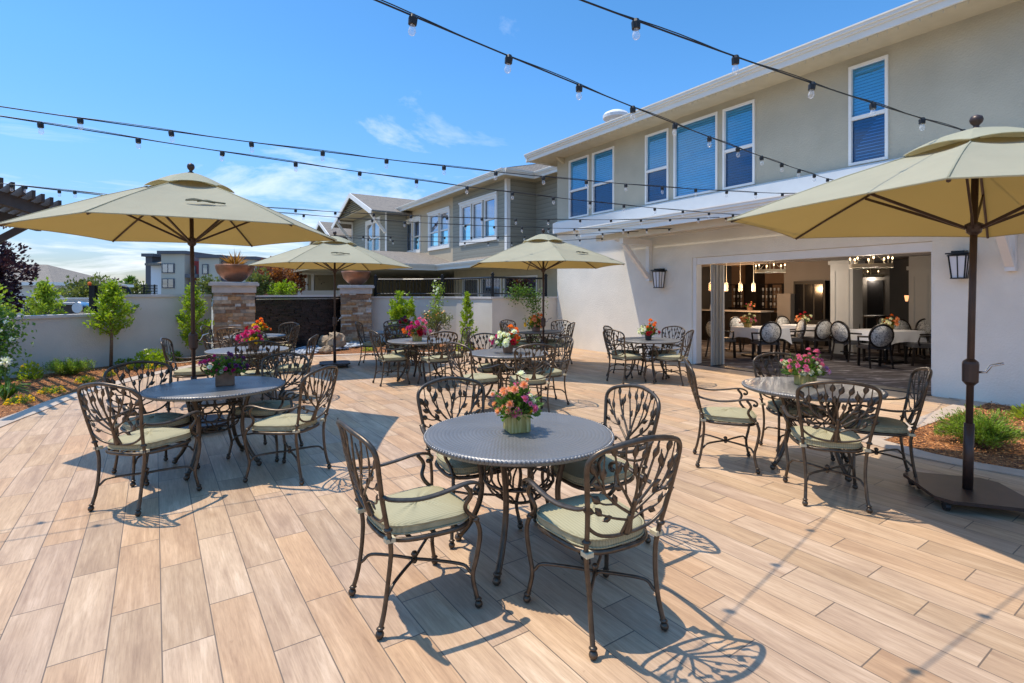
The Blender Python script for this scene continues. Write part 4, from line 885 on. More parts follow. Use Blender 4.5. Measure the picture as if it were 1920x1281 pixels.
    br([(.0, .66), (.03, .74), (.055, .83), (.085, .945)], .010, .006, [(.45, -.6, .05), (.8, .1, .06)])
    br([(.0, .63), (.06, .70), (.12, .78), (.155, .86), (.17, .93)], .011, .006, [(.35, .6, .055), (.6, -.6, .055), (.88, 0, .06)])
    br([(.10, .755), (.115, .82), (.11, .90)], .007, .005, [(.6, 0, .055)])
    br([(.0, .60), (.08, .66), (.16, .72), (.215, .79), (.252, .84)], .011, .006, [(.35, -.6, .055), (.6, .6, .055), (.85, 0, .06)])
    br([(.16, .72), (.19, .78), (.205, .84), (.21, .915)], .007, .005, [(.45, 0, .06)])
    br([(-.17, .73), (-.19, .79), (-.195, .85), (-.20, .915)], .007, .005, [(.45, 0, .06)])
    br([(.11, .685), (.17, .69), (.215, .71), (.248, .73)], .007, .005, [(.6, 0, .055)])
    br([(.01, .57), (.08, .60), (.15, .61), (.20, .645), (.24, .66)], .009, .005, [(.35, .6, .05), (.6, -.5, .05), (.9, 0, .055)])
    br([(.0, .63), (-.07, .72), (-.12, .79), (-.14, .87), (-.16, .935)], .011, .006, [(.35, -.6, .055), (.62, .6, .055), (.9, 0, .06)])
    br([(-.06, .71), (-.085, .80), (-.09, .87), (-.105, .945)], .007, .005, [(.5, 0, .055)])
    br([(.0, .60), (-.09, .66), (-.17, .73), (-.22, .81), (-.246, .86)], .011, .006, [(.3, .6, .055), (.6, -.6, .055), (.85, 0, .06)])
    br([(-.10, .67), (-.17, .68), (-.22, .715), (-.25, .74)], .007, .005, [(.5, 0, .055)])
    br([(-.01, .57), (-.09, .595), (-.15, .62), (-.20, .64), (-.238, .655)], .009, .005, [(.35, -.6, .05), (.6, .5, .05), (.85, 0, .055)])
    m.build('branch_back', 'bronze', t, smooth=True)
    # stretcher
    m = MB()
    for sx in (-1, 1):
        m.tube(cr([(.243*sx, .205, .165), (.225*sx, .19, .185), (.20*sx, .165, .215), (.10*sx, .075, .218), (0, -.015, .212)], 4), .0085, 7)
        m.tube(cr([(.200*sx, -.25, .165), (.185*sx, -.225, .185), (.165*sx, -.19, .215), (.08*sx, -.10, .218), (0, -.015, .212)], 4), .0085, 7)
    m.lathe([(.010, -.02), (.016, -.01), (.012, 0), (.012, .015), (.020, .028), (.012, .04), (.002, .044)], (0, -.015, .21), 10); m.build('stretcher', 'bronze', t, smooth=True)
    # cushion
    m = MB(); n = 40; rows = [(.0, .436), (.93, .436), (.985, .442), (1.0, .455), (1.0, .468), (.99, .482), (.955, .492), (.85, .499), (.6, .507), (.3, .511), (.0, .512)]
    for r, z in rows:
        for k in range(n):
            a = 2*PI*k/n; c, s_ = math.cos(a), math.sin(a); x = abs(c)**.55*(1 if c > 0 else -1); y = abs(s_)**.55*(1 if s_ > 0 else -1)
            rr = max(r, .002)*(1+.006*math.sin(5*a+z*300)); m.v.append(Vector((x*rr*(.222+.028*y), y*rr*.232+.005, z+(0.006*math.sin(9*a)*(1-r) if r < .9 else .0012*math.sin(17*a)))))
    for i in range(len(rows)-1):
        for k in range(n): l = (k+1) % n; m.f.append((i*n+k, i*n+l, i*n+n+l, i*n+n+k))
    cu = m.build('cushion', 'cushion_fabric', t, smooth=True)
    m = MB()
    for z in (.447, .486):
        m.tube([(abs(math.cos(a))**.55*(1 if math.cos(a) > 0 else -1)*(.223+.028*(abs(math.sin(a))**.55*(1 if math.sin(a) > 0 else -1))), (abs(math.sin(a))**.55*(1 if math.sin(a) > 0 else -1))*.233+.005, z) for a in [2*PI*k/48+.01 for k in range(48)]], .005, 5, True)
    m.build('piping', 'cushion_fabric', cu, smooth=True)
    for sx in (-1, 1): m = MB(); m.box((.210*sx, -.226, .447), (.040, .045, .020)); m.build('tie', 'linen_tan', cu)
    return t
def make_table():
    t = thing('round_table', (0, 0, 0), 'round table', 'table', 'round hammered metal tables'); R = .578
    m = MB(); m.lathe([(.02, .712), (R-.03, .712), (R-.012, .708), (R, .715), (R+.002, .728), (R-.004, .740), (R-.014, .744), (R-.03, .742), (.35, .741), (.02, .741)], (0, 0, 0), 96)
    # rope like lip : small beads
    o = m.build('tabletop', 'hammered_top', t, smooth=True); m = MB()
    for k in range(150): a = 2*PI*k/150; m.ball((R*math.cos(a), R*math.sin(a), .732), .0125, 6, .9, 4)
    m.build('rim', 'hammered_top', o, smooth=True)
    for k in range(4):
        a = PI/4+k*PI/2+.12; c, s_ = math.cos(a), math.sin(a); m = MB(); prof = [(.33, .712), (.31, .66), (.265, .52), (.248, .40), (.265, .27), (.33, .13), (.405, .035)]
        m.tube(cr([(r*c, r*s_, z) for r, z in prof], 5), .0185, 8); m.ball((.412*c, .412*s_, .024), .025, 10, .95, 6); m.lathe([(.018, 0), (.027, .008), (.018, .016)], (.398*c, .398*s_, .05), 10); m.build('leg', 'bronze', t, smooth=True)
    m = MB()
    for r, z in ((.215, .45), (.205, .60), (.11, .34)): m.tube([(r*math.cos(2*PI*k/32), r*math.sin(2*PI*k/32), z) for k in range(32)], .010, 6, True)
    for k in range(10):
        a0 = 2*PI*k/10; pts = []
        for j in range(16):
            b = 2*PI*j/16; aa = a0+.36*math.cos(b); pts.append((.212*math.cos(aa), .212*math.sin(aa), .525+.073*math.sin(b)))
        m.tube(pts, .007, 5, True)
        m.tube(cr([(.215*math.cos(a0), .215*math.sin(a0), .45), (.18*math.cos(a0+.15), .18*math.sin(a0+.15), .39), (.11*math.cos(a0+.3), .11*math.sin(a0+.3), .34)], 4), .007, 5)
    m.build('scroll_basket', 'bronze', t, smooth=True); return t
TABLES = {
 'nearest': ((.043, 3.25), .35, 'nearest dark hammered table in the middle foreground'),
 'right': ((2.78, 4.84), .9, 'dark hammered table on the right near the open doorway'),
 'left': ((-2.77, 4.88), .6, 'dark hammered table on the left in parasol shade'),
 'middle': ((-.05, 7.7), .2, 'dark hammered table in the middle distance behind the nearest one'),
 'centre left': ((-1.72, 9.7), 1.1, 'dark hammered table with the orange and pink bouquet'),
 'pillar': ((-2.55, 11.95), .5, 'shaded blue looking table near the right stone pillar'),
 'far parasol': ((.58, 12.15), .1, 'dark table beside the far parasol pole next to the vine'),
 'building': ((2.57, 9.85), .75, 'dark table near the building wall left of the folding doors'),
 'left parasol': ((-4.11, 8.1), .4, 'pale lit table with the pink bouquet behind the left table'),
 'fountain': ((-5.33, 10.8), .7, 'pale lit table farthest left in front of the left stone pillar')}
proto_t = tree_of(make_table()); first = True
for k, (p, rz, lb) in TABLES.items():
    o = proto_t[0] if first else copy_tree(proto_t); first = False; o.location = (p[0], p[1], 0); o.rotation_euler = (0, 0, rz); o['label'] = lb
CH = [
 (-.50, 2.74, 34, 'chair left of the nearest table with its back in profile'), (.41, 2.62, 118, 'chair right of the nearest table with its back to the camera'),
 (-.28, 3.60, -58, 'chair behind the nearest table to the left'), (.53, 3.40, 207, 'chair behind the nearest table to the right'),
 (2.04, 4.93, -16, 'chair seen in profile left of the right table'), (2.50, 4.13, 72, 'chair in front of the right table with its back to the camera'),
 (3.19, 4.58, 153, 'chair right of the right table beside the parasol base'), (2.83, 5.22, -93, 'chair behind the right table facing the camera'),
 (-2.84, 4.06, 78, 'chair in front of the left table with its back to the camera'), (-1.99, 4.62, 168, 'chair at the right side of the left shaded table'),
 (-3.20, 4.66, -33, 'chair at the back left of the left shaded table'), (-2.46, 5.22, -99, 'chair behind the left shaded table'),
 (-.47, 7.03, 42, 'chair at the front left of the middle table'), (.22, 6.98, 104, 'chair at the front right of the middle table'),
 (-.30, 8.08, -66, 'chair behind the middle table to the left'), (.48, 7.62, 200, 'chair at the right of the middle table'),
 (-2.15, 9.33, 32, 'chair front left of the table with the orange and pink bouquet'), (-1.33, 9.15, 118, 'chair front right of the table with the orange and pink bouquet'),
 (-1.17, 9.82, 200, 'chair right of the table with the orange and pink bouquet'), (-2.1, 10.12, -50, 'chair behind the table with the orange and pink bouquet'),
 (-3.17, 11.9, 2, 'chair in profile in front of the right stone pillar'), (-2.75, 12.4, -70, 'chair behind the shaded blue looking table'),
 (-2.02, 11.95, 190, 'chair right of the shaded blue looking table'), (-2.45, 11.35, 96, 'chair in front of the shaded blue looking table'),
 (.13, 11.75, 24, 'chair front left of the table by the vine'), (.12, 12.6, -45, 'chair back left of the table by the vine'),
 (1.02, 12.55, 235, 'chair back right of the table by the vine'), (1.03, 11.8, 158, 'chair front right of the table by the vine'),
 (2.10, 9.55, 32, 'chair front left of the table near the building wall'), (2.2, 10.2, -28, 'chair back left of the table near the building wall'),
 (2.93, 10.1, 215, 'chair back right of the table near the building wall'), (2.86, 9.38, 146, 'chair front right of the table near the building wall'),
 (-4.68, 7.62, 22, 'chair at the left of the table with the pink bouquet'), (-3.62, 7.40, 116, 'dark chair in front of the table with the pink bouquet'),
 (-3.42, 8.05, 188, 'chair at the right of the table with the pink bouquet'), (-4.35, 8.65, -60, 'chair behind the table with the pink bouquet'),
 (-5.82, 10.5, 12, 'chair in front of the left stone pillar'), (-5.05, 11.3, -105, 'chair in front of the dark water wall facing the camera'),
 (-4.78, 10.65, 188, 'chair in profile before the dark water wall'), (-5.35, 10.2, 92, 'chair in front of the farthest left table')]
proto_c = tree_of(make_chair()); first = True
for x, y, a, lb in CH:
    o = proto_c[0] if first else copy_tree(proto_c); first = False; o.location = (x, y, 0); o.rotation_euler = (0, 0, math.radians(a-90)); o['label'] = 'bronze '+lb
    for c_ in children(o):
        if c_.name.startswith('cushion'): c_.rotation_euler = (random.uniform(-.012, .012), random.uniform(-.012, .012), random.uniform(-.035, .035)); c_.location = (random.uniform(-.006, .006), random.uniform(-.008, .008), random.uniform(0, .003)); c_.scale = (1, 1, random.uniform(.985, 1.01))
# ---------------------------------------------------------------- BOUQUETS
def bouquet(p, z, cols, label, pot='planter_wood', w=.135, h=.115, rad=.14, hh=.15, nf=34, rz=.6, round_=False, nl=130, group='flower pots on the patio tables', sz=.026):
    t = thing('flower_pot', (p[0], p[1], z), label, 'flowers', group); c = Vector((p[0], p[1], z)); m = MB()
    if round_: m.lathe([(w*.38, 0), (w*.42, .005), (w*.5, h*.8), (w*.53, h), (w*.47, h), (w*.45, h*.9), (.01, h*.88)], c, 20)
    else:
        m.box(c+Vector((0, 0, h*.05+.0)), (w*.9, w*.9, h*.1), rz)
        R = Matrix.Rotation(rz, 3, 'Z'); k = w/2
        for i in range(4):
            Rs = Matrix.Rotation(rz+i*PI/2, 3, 'Z'); cc = c+Rs@Vector((-.004, -k+.006, h/2+.003)); m.box(cc, (w-.012, .012, h-.006), rz+i*PI/2)
    m.build('planter', pot, t, smooth=False); m = MB(); m.box(c+Vector((0, 0, h*.85)), (w*.8, w*.8, h*.08), rz) if not round_ else m.lathe([(w*.45, h*.86), (w*.45, h*.9)], c, 12); m.build('soil', 'soil', t)
    b = c+Vector((0, 0, h*.9)); m = MB(); st = MB(); pos = []
    for i in range(nf):
        f = (i+.5)/nf; el = math.acos(1-f*1.02) if f < 1 else PI/2; a = i*2.39996+random.uniform(-.2, .2); k = random.uniform(.55, 1.25) if i % 5 else 1.38
        d = Vector((math.cos(a)*math.sin(el), math.sin(a)*math.sin(el), math.cos(el))); q = b+Vector((d.x*rad*k, d.y*rad*k, .02+d.z*hh*k)); pos.append((q, d))
        st.tube([b+Vector((d.x*.02, d.y*.02, 0)), q], .0022, 4)
    st.build('stem', 'leaf_mid', t)
    for i in range(nl):
        a = random.uniform(0, 2*PI); el = random.uniform(0, 1.4); k = random.uniform(.4, 1.25); d = Vector((math.cos(a)*math.cos(el), math.sin(a)*math.cos(el), math.sin(el)))
        m.leaf(b+Vector((d.x*rad*k*.8, d.y*rad*k*.8, d.z*hh*k*.8-.005)), d+Vector((random.gauss(0, .3), random.gauss(0, .3), 0)), random.uniform(.02, .04), random.uniform(.035, .07))
    for i in range(8):
        a = i*.8; m.leaf(b+Vector((math.cos(a)*w*.45, math.sin(a)*w*.45, 0)), (math.cos(a), math.sin(a), -.15), .035, .075, (0, 0, 1))
    for i in range(16):
        a = random.uniform(0, 2*PI); el = random.uniform(.1, 1.3); d = Vector((math.cos(a)*math.cos(el), math.sin(a)*math.cos(el), math.sin(el))); e = b+Vector((d.x*rad, d.y*rad, d.z*hh))*random.uniform(1.1, 1.45); st0 = b.lerp(e, .3); m.tube([st0, e], .0015, 3)
        for k_ in range(7): m.leaf(st0.lerp(e, .35+.65*k_/6), d+Vector((random.gauss(0, .7), random.gauss(0, .7), random.gauss(0, .5))), .012, .028)
    m.build('leaves', 'leaf_mid', t)
    for i, (q, d) in enumerate(pos):
        f = MB(); bloom(f, q, sz*random.uniform(.6, 1.55), 20, d+Vector((random.gauss(0, .25), random.gauss(0, .25), .1))); best = max(range(len(cols)), key=lambda q_: math.cos(math.atan2(d.y, d.x)-q_*2.4-rz)*math.sin(math.acos(min(1, max(-1, d.z))))+(.9*d.z if q_ % 4 == 0 else 0)+random.uniform(0, .45)); f.build('flower', cols[best], t)
P_ = dict(nearest=['pet_white', 'pet_lilac', 'pet_pink', 'pet_yellow', 'pet_peach', 'pet_yellow', 'pet_pink', 'pet_pink', 'pet_pink'], right=['pet_pink', 'pet_peach', 'pet_white', 'pet_lilac', 'pet_pink', 'pet_lilac', 'pet_white', 'pet_white'],
          left=['pet_purple', 'pet_lilac', 'pet_magenta', 'pet_lilac', 'pet_magenta', 'pet_yellow', 'pet_purple', 'pet_white'], middle=['pet_orange', 'pet_magenta', 'pet_red', 'pet_peach', 'pet_white'])
tp = lambda k: TABLES[k][0]
bouquet((.03, 3.27), .742, P_['nearest'], 'mixed flowers in a yellow wood box on the nearest table', rad=.125, hh=.165, nf=50, rz=.35, nl=300, sz=.021)
bouquet((2.78, 4.93), .742, P_['right'], 'pink and white flowers in a pale wood box on the right table', rad=.155, hh=.15, nf=56, rz=.3, nl=280, sz=.023)
bouquet((-2.72, 4.93), .742, P_['left'], 'purple flowers in a brown box on the left shaded table', 'planter_brown', rad=.16, hh=.12, nf=46, rz=.5, nl=260, w=.16, h=.13, sz=.022)
bouquet((-.06, 7.62), .742, P_['middle'], 'orange and magenta flowers in a brown pot on the middle table', 'planter_brown', rad=.17, hh=.17, nf=40, round_=True, w=.16, h=.13, sz=.035)
bouquet((-1.75, 9.6), .742, ['pet_pink', 'pet_orange', 'pet_red', 'pet_white', 'pet_magenta'], 'orange and pink bouquet in a green box left of centre', rad=.18, hh=.2, nf=36, sz=.04)
bouquet((-2.5, 11.95), .742, ['pet_purple', 'pet_white', 'pet_red'], 'dark red and white flowers on the shaded blue looking table', 'planter_brown', rad=.17, hh=.14, nf=30, sz=.035)
bouquet((.56, 12.1), .742, ['pet_orange', 'pet_yellow', 'pet_peach'], 'yellow and orange flowers on the table by the vine', 'terracotta', rad=.18, hh=.2, nf=32, sz=.04)
bouquet((2.57, 9.8), .742, ['pet_orange', 'pet_white', 'pet_red', 'pet_white'], 'orange and white flowers in a dark pot on the table near the building wall', 'charcoal', rad=.15, hh=.17, nf=30, round_=True, sz=.035, w=.13)
bouquet((-4.0, 8.05), .742, ['pet_magenta', 'pet_pink', 'pet_yellow', 'pet_peach', 'pet_magenta'], 'bright pink bouquet in a brown box on the pale lit table', 'planter_brown', rad=.16, hh=.15, nf=34, sz=.035)
bouquet((-5.25, 10.8), .742, ['pet_orange', 'pet_red', 'pet_yellow', 'pet_pink'], 'orange and red flowers on the farthest left table', 'planter_brown', rad=.16, hh=.15, nf=30, sz=.035)
# ---------------------------------------------------------------- PARASOLS
def make_parasol():
    t = thing('parasol', (0, 0, 0), 'parasol', 'parasol', 'olive parasols'); R = 1.72; zE = 2.25; zA = 2.90
    m = MB(); m.poly([(x, y) for x, y in ((-.32, -.24), (-.24, -.32), (.24, -.32), (.32, -.24), (.32, .24), (.24, .32), (-.24, .32), (-.32, .24))], .075, .10); bp = m.build('base_plate', 'dark_bronze', t)
    for x, y in ((-.34, -.34), (.34, -.34), (.34, .34), (-.34, .34)):
        m = MB(); k = .74; m.tube([(x*k-.015, y*k, .035), (x*k+.015, y*k, .035)], .033, 12); m.box((x*k, y*k, .07), (.05, .05, .03)); m.build('caster', 'socket_black', bp)
    MB().tube([(0, 0, .09), (0, 0, .62)], .032, 18).build('pole_sleeve', 'dark_bronze', t, smooth=True); m = MB(); m.tube([(0, 0, .10), (0, 0, 2.94)], .0225, 16); m.build('pole', 'dark_bronze', t, smooth=True)
    m = MB(); m.lathe([(.024, .92), (.048, .95), (.05, 1.09), (.046, 1.11), (.025, 1.13)], (0, 0, 0), 14); cb = m.build('crank_box', 'dark_bronze', t)
    m = MB(); m.tube([(.04, -.02, 1.03), (.075, -.04, 1.035), (.10, -.055, 1.09), (.16, -.085, 1.115)], .009, 8); m.build('crank_handle', 'steel', cb, smooth=True)
    m = MB(); m.lathe([(.024, 2.11), (.045, 2.13), (.05, 2.16), (.055, 2.175), (.055, 2.195), (.03, 2.21)], (0, 0, 0), 16); m.build('hub', 'dark_bronze', t)
    m = MB(); m.lathe([(.012, 2.935), (.03, 2.94), (.034, 2.952), (.018, 2.962), (.018, 2.975), (.036, 2.995), (.042, 3.02), (.034, 3.045), (.01, 3.058)], (0, 0, 0), 16); m.build('finial', 'dark_bronze', t, smooth=True)
    m = MB(); nr, nc = 9, 8
    def prof(f): return zA-.02+(zE-zA+.02)*(f**1.0)-.055*math.sin(PI*f)*-1*.6
    for lay, off in ((0, .007), (1, 0)):
        for k in range(6):
            a0, a1 = k*PI/3, (k+1)*PI/3; o = len(m.v)
            for i in range(nr+1):
                f = .06+.94*i/nr
                for j in range(nc+1):
                    g = j/nc; x = R*f*((1-g)*math.cos(a0)+g*math.cos(a1)); y = R*f*((1-g)*math.sin(a0)+g*math.sin(a1)); sag = 4*g*(1-g)
                    k2 = 1-.022*sag*f
                    m.v.append(Vector((x*k2, y*k2, prof(f)+off-.035*sag*math.sin(PI*min(1, f*1.05))+.012*sag*f*f)))
            for i in range(nr):
                for j in range(nc):
                    q = (o+i*(nc+1)+j, o+(i+1)*(nc+1)+j, o+(i+1)*(nc+1)+j+1, o+i*(nc+1)+j+1); m.f.append(q if lay == 0 else q[::-1])
    ca = m.build('canopy', 'canopy_cloth', t, smooth=True); ca.data.materials.append(M['canopy_underglow']); h_ = len(ca.data.polygons)//2
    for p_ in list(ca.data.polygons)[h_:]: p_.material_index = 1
    m = MB()
    # vent cap with scalloped skirt
    for lay, off in ((0, .006), (1, 0)):
        for k in range(6):
            a0, a1 = k*PI/3, (k+1)*PI/3; o = len(m.v)
            for i in range(6):
                f = .03+.97*i/5
                for j in range(nc+1):
                    g = j/nc; r = .47*f; x = r*((1-g)*math.cos(a0)+g*math.cos(a1)); y = r*((1-g)*math.sin(a0)+g*math.sin(a1)); sag = 4*g*(1-g)
                    m.v.append(Vector((x, y, 2.935-.185*f**1.7+off+(.034*sag*f**5)+.006)))
            for i in range(5):
                for j in range(nc):
                    q = (o+i*(nc+1)+j, o+(i+1)*(nc+1)+j, o+(i+1)*(nc+1)+j+1, o+i*(nc+1)+j+1); m.f.append(q if lay == 0 else q[::-1])
    m.build('vent', 'canopy_cloth', ca, smooth=True); m = MB()
    for k in range(6):
        a = k*PI/3; m.tube([(R*f*math.cos(a), R*f*math.sin(a), prof(f)+.009) for f in (.25, .5, .75, 1.0)], .006, 5)
        a0, a1 = k*PI/3, (k+1)*PI/3; m.tube([(R*((1-g)*math.cos(a0)+g*math.cos(a1))*(1-.022*4*g*(1-g)), R*((1-g)*math.sin(a0)+g*math.sin(a1))*(1-.022*4*g*(1-g)), zE+.004+.012*4*g*(1-g)) for g in [q_/8 for q_ in range(9)]], .007, 5)
    m.build('seam', 'canopy_cloth', ca, smooth=True); m = MB(); q0 = Vector((math.cos(4.74), math.sin(4.74), 0)); tx = Vector((-q0.y, q0.x, 0)); c0 = q0*R*.60; zc = prof(.695)+.012
    m.tube(cr([c0-tx*.02+Vector((0, 0, zc)), c0+tx*.07+Vector((0, 0, zc+.015)), c0+tx*.14+Vector((0, 0, zc-.002)), c0+tx*.05-q0*.02+Vector((0, 0, zc+.012)), c0-tx*.05+Vector((0, 0, zc+.02)), c0-tx*.12+Vector((0, 0, zc+.004)), c0-tx*.02+q0*.02+Vector((0, 0, zc+.008)), c0+tx*.24+Vector((0, 0, zc-.002))], 4), .009, 5)
    m.build('tie_strap', 'strap_olive', ca, smooth=True)
    m = MB(); m.tube(cr([(.0, -.62*R, 2.50), (.05, -.64*R, 2.515), (.11, -.63*R, 2.505), (.05, -.66*R, 2.49), (-.05, -.65*R, 2.49), (0, -.63*R, 2.505)], 4), .009, 5); 
    for k in range(6):
        a = k*PI/3; c, s_ = math.cos(a), math.sin(a); m = MB(); pts = [(R*f*c, R*f*s_, prof(f)-.016) for f in (.02, .3, .5, .75, .985)]; m.tube(pts, .011, 6); r = m.build('rib', 'dark_bronze', t)
        m = MB(); f = .52; m.beam((.05*c, .05*s_, 2.165), (R*f*c, R*f*s_, prof(f)-.03), .014, .022); m.build('strut', 'dark_bronze', r)
    return t
tr = tree_of(make_parasol())
UM = [((-3.73, 6.11), 34, .97, 'large olive parasol on the left over the shaded table', (-.012, .0)), ((3.52, 4.02), -15, 1.0, 'large olive parasol on the right above the mulch bed', (.02, 0)),
      ((-3.92, 11.5), 20, 1.0, 'olive parasol in front of the right stone pillar', (0, 0)), ((.67, 11.1), 40, 1.0, 'olive parasol by the building corner and the vine', (0, 0))]
for i, (p, a, sc_, lb, lean) in enumerate(UM):
    o = tr[0] if i == 0 else copy_tree(tr); o.location = (p[0], p[1], 0); o.rotation_euler = (0, lean[0], math.radians(a)); o.scale = (sc_ if i != 1 else 1.03, sc_ if i != 1 else 1.03, 1.025 if i == 0 else (.975 if i == 1 else .98)); o['label'] = lb
# the base plate of the right parasol points elsewhere than its canopy: fine at this size
# ---------------------------------------------------------------- STRING LIGHTS
def string(A, B, zA, zB, sag, n, label, f0=0):
    A, B = Vector((*A, zA)), Vector((*B, zB)); t = thing('string_lights', A, label, 'string lights', 'strings of bulbs above the patio')
    def pt(f): return A.lerp(B, f)-Vector((0, 0, 4*sag*f*(1-f)))
    m = MB(); m.tube([pt(i/60) for i in range(61)], .0048, 6, cap=False); m.tube([pt(i/60)+Vector((0, 0, .006*(1+math.sin(i*.9)))) for i in range(61)], .003, 5, cap=False); m.build('cable', 'socket_black', t)
    for i in range(n):
        c = pt((i+.5+f0)/n); m = MB(); tl = Vector((random.uniform(-.1, .1), random.uniform(-.1, .1), -1)).normalized(); a = c; b = c+tl*.042
        m.tube([a+Vector((0, 0, .004)), a-Vector((0, 0, .012)), b], [.016, .0225, .021], 8); s_ = m.build('socket', 'socket_black', t)
        m = MB(); pr = [(.011, 0), (.013, .010), (.018, .026), (.019, .037), (.014, .048), (.004, .054)]; m.tube([b+tl*z for r, z in pr], [r for r, z in pr], 8); m.build('bulb', 'clear_glass', s_, smooth=True)
def onbeam(u, t): s_ = su(u, t); p = W(s_, t); return (p.x, p.y)
def fitstring(A, B, pts, n, label, f0=0):
    # heights solved so that the cable passes the seen image points, kept as a real sagging cable
    A = Vector(A); B = Vector(B); d = B-A; rows = []
    for u, v in pts:
        k = (u-960)/F; den = d.x-k*d.y; f = (k*A.y-A.x)/den; Y = A.y+d.y*f; rows.append((f, CAMZ+(HZ-v)*Y/F))
    # quadratic least squares z = a+bf+cf2
    S = [[0]*4 for _ in range(3)]
    for f, z in rows:
        b = (1, f, f*f)
        for i in range(3):
            for j in range(3): S[i][j] += b[i]*b[j]
            S[i][3] += b[i]*z
    for i in range(3):
        p = S[i][i]; S[i] = [x/p for x in S[i]]
        for j in range(3):
            if j != i: q = S[j][i]; S[j] = [x-q*y for x, y in zip(S[j], S[i])]
    a, b, c = S[0][3], S[1][3], S[2][3]; c = max(.02, min(c, 6)); string(A, B, a, a+b+c, c/4, n, label, f0)
fitstring((-2.6, .35), onbeam(1580, T0-1.35), [(730, 12), (921, 92), (1066, 150), (1179, 197), (1342, 262), (1460, 305), (1578, 343)], 17, 'string of clear bulbs crossing the top centre down to the awning', .2)
fitstring((-1.2, 1.45), (6.5, 5.97), [(1088, 0), (1233, 52), (1385, 108), (1500, 150), (1687, 208), (1800, 243)], 12, 'string of clear bulbs at the upper right ending behind the right parasol', .3)
fitstring((-6.0, 2.9), onbeam(1532, T0-1.2), [(0, 201), (270, 238), (434, 262), (581, 281), (712, 297), (830, 311), (1000, 328), (1205, 349), (1350, 358), (1530, 364)], 20, 'upper of the two bulb strings running from the left above the parasol', .1)
fitstring((-6.6, 2.6), onbeam(1422, T0-.95), [(0, 219), (203, 251), (364, 277), (504, 297), (737, 327), (908, 355), (1055, 372), (1172, 386), (1316, 399), (1420, 404)], 20, 'lower of the two bulb strings running from the left above the parasol', .35)
fitstring((-8.2, 6.9), onbeam(1386, T0-.95), [(0, 348), (183, 358), (512, 389), (600, 395), (682, 401), (836, 408), (975, 412), (1105, 413), (1224, 411), (1386, 406)], 22, 'bulb string passing just above the far wing windows to the awning')
fitstring((-8.2, 7.2), onbeam(1263, T0-.95), [(110, 358), (560, 400), (700, 412), (831, 420), (948, 426), (1052, 429), (1145, 430), (1260, 428)], 22, 'bulb string crossing the middle of the far wing windows', .3)
fitstring((-9.0, 11.2), onbeam(1202, T0-.95), [(625, 441), (725, 444), (840, 445), (948, 444), (1052, 440), (1200, 434)], 20, 'low bulb string crossing the sills of the far wing windows')
fitstring((-9.0, 11.6), onbeam(1133, T0-.95), [(725, 450), (825, 454), (921, 455), (1052, 451), (1133, 447)], 20, 'lowest bulb string ending at the end of the awning beam', .4)
# ---------------------------------------------------------------- BACKGROUND LEFT
# pergola
t = thing('pergola', (-9.5, 8.5, 0), 'dark brown slatted pergola at the upper left edge', 'pergola')
e = Vector((-9.1, 10.4, 0)); dd = Vector((-.9, -.43, 0)).normalized()
pA = Vector((-8.52, 9.8, 3.30)); m = MB(); rd = Vector((.13, -.32, 0)); sd = Vector((-1.15, .9, 0)).normalized()
for i in range(9):
    c = pA+rd*i; m = MB(); m.beam(c, c+sd*3.2, .05, .14); m.build('slat', 'pergola_brown', t)
for off, dz in ((.45, -.17), (2.6, -.17)):
    m = MB(); c = pA+sd*off+Vector((0, 0, dz)); m.beam(c-rd*1.2, c+rd*10, .09, .2); m.build('beam', 'pergola_brown', t)
c = pA+sd*.6+rd*2.2+Vector((0, 0, -.27)); m = MB(); m.beam((-9.85, 8.75, 0), (-9.85, 8.75, 3.0), .14, .14, (0, 1, 0)); m.build('post', 'pergola_brown', t); m = MB(); m.beam(c+Vector((.1, .1, 0)), Vector((-9.8, 8.8, 1.95)), .09, .11); m.build('brace', 'pergola_brown', t)
young_tree('plum_tree', (-15.2, 14.6, 0), .9, 2.15, (1.15, 1.1, 1.4), 12000, 'leaf_plum', 'dark purple plum tree at the left edge behind the low wall', 'tree', .075, .12, .06, seed=11)
cone_tree('garden_shrub', (-11.6, 12.9, 0), .3, 1.95, .55, 2000, 'leaf_lime', 'yellow green shrub showing above the low left wall', 'shrub', .055, .09, 4, .03)
young_tree('garden_shrub', (-11.4, 11.2, 0), .3, 1.15, (.45, .45, .65), 2000, 'leaf_lime', 'bright green shrub at the far left edge above the climbing plant', 'shrub', .05, .08, seed=14)
young_tree('street_tree', (-22, 27, 0), .4, 1.45, (1.3, 1.2, 1.0), 2600, 'leaf_olive', 'round olive green bush in front of the hip roofed house', 'tree', .12, .18, .07, seed=16)
# pot wall behind
t = thing('boundary_wall', (-14, 20, 0), 'long pale wall behind the low left wall', 'wall'); wallseg(t, [(-21, 18.2), (-13.5, 19.0)], 1.42, .2, 'stucco_garden')
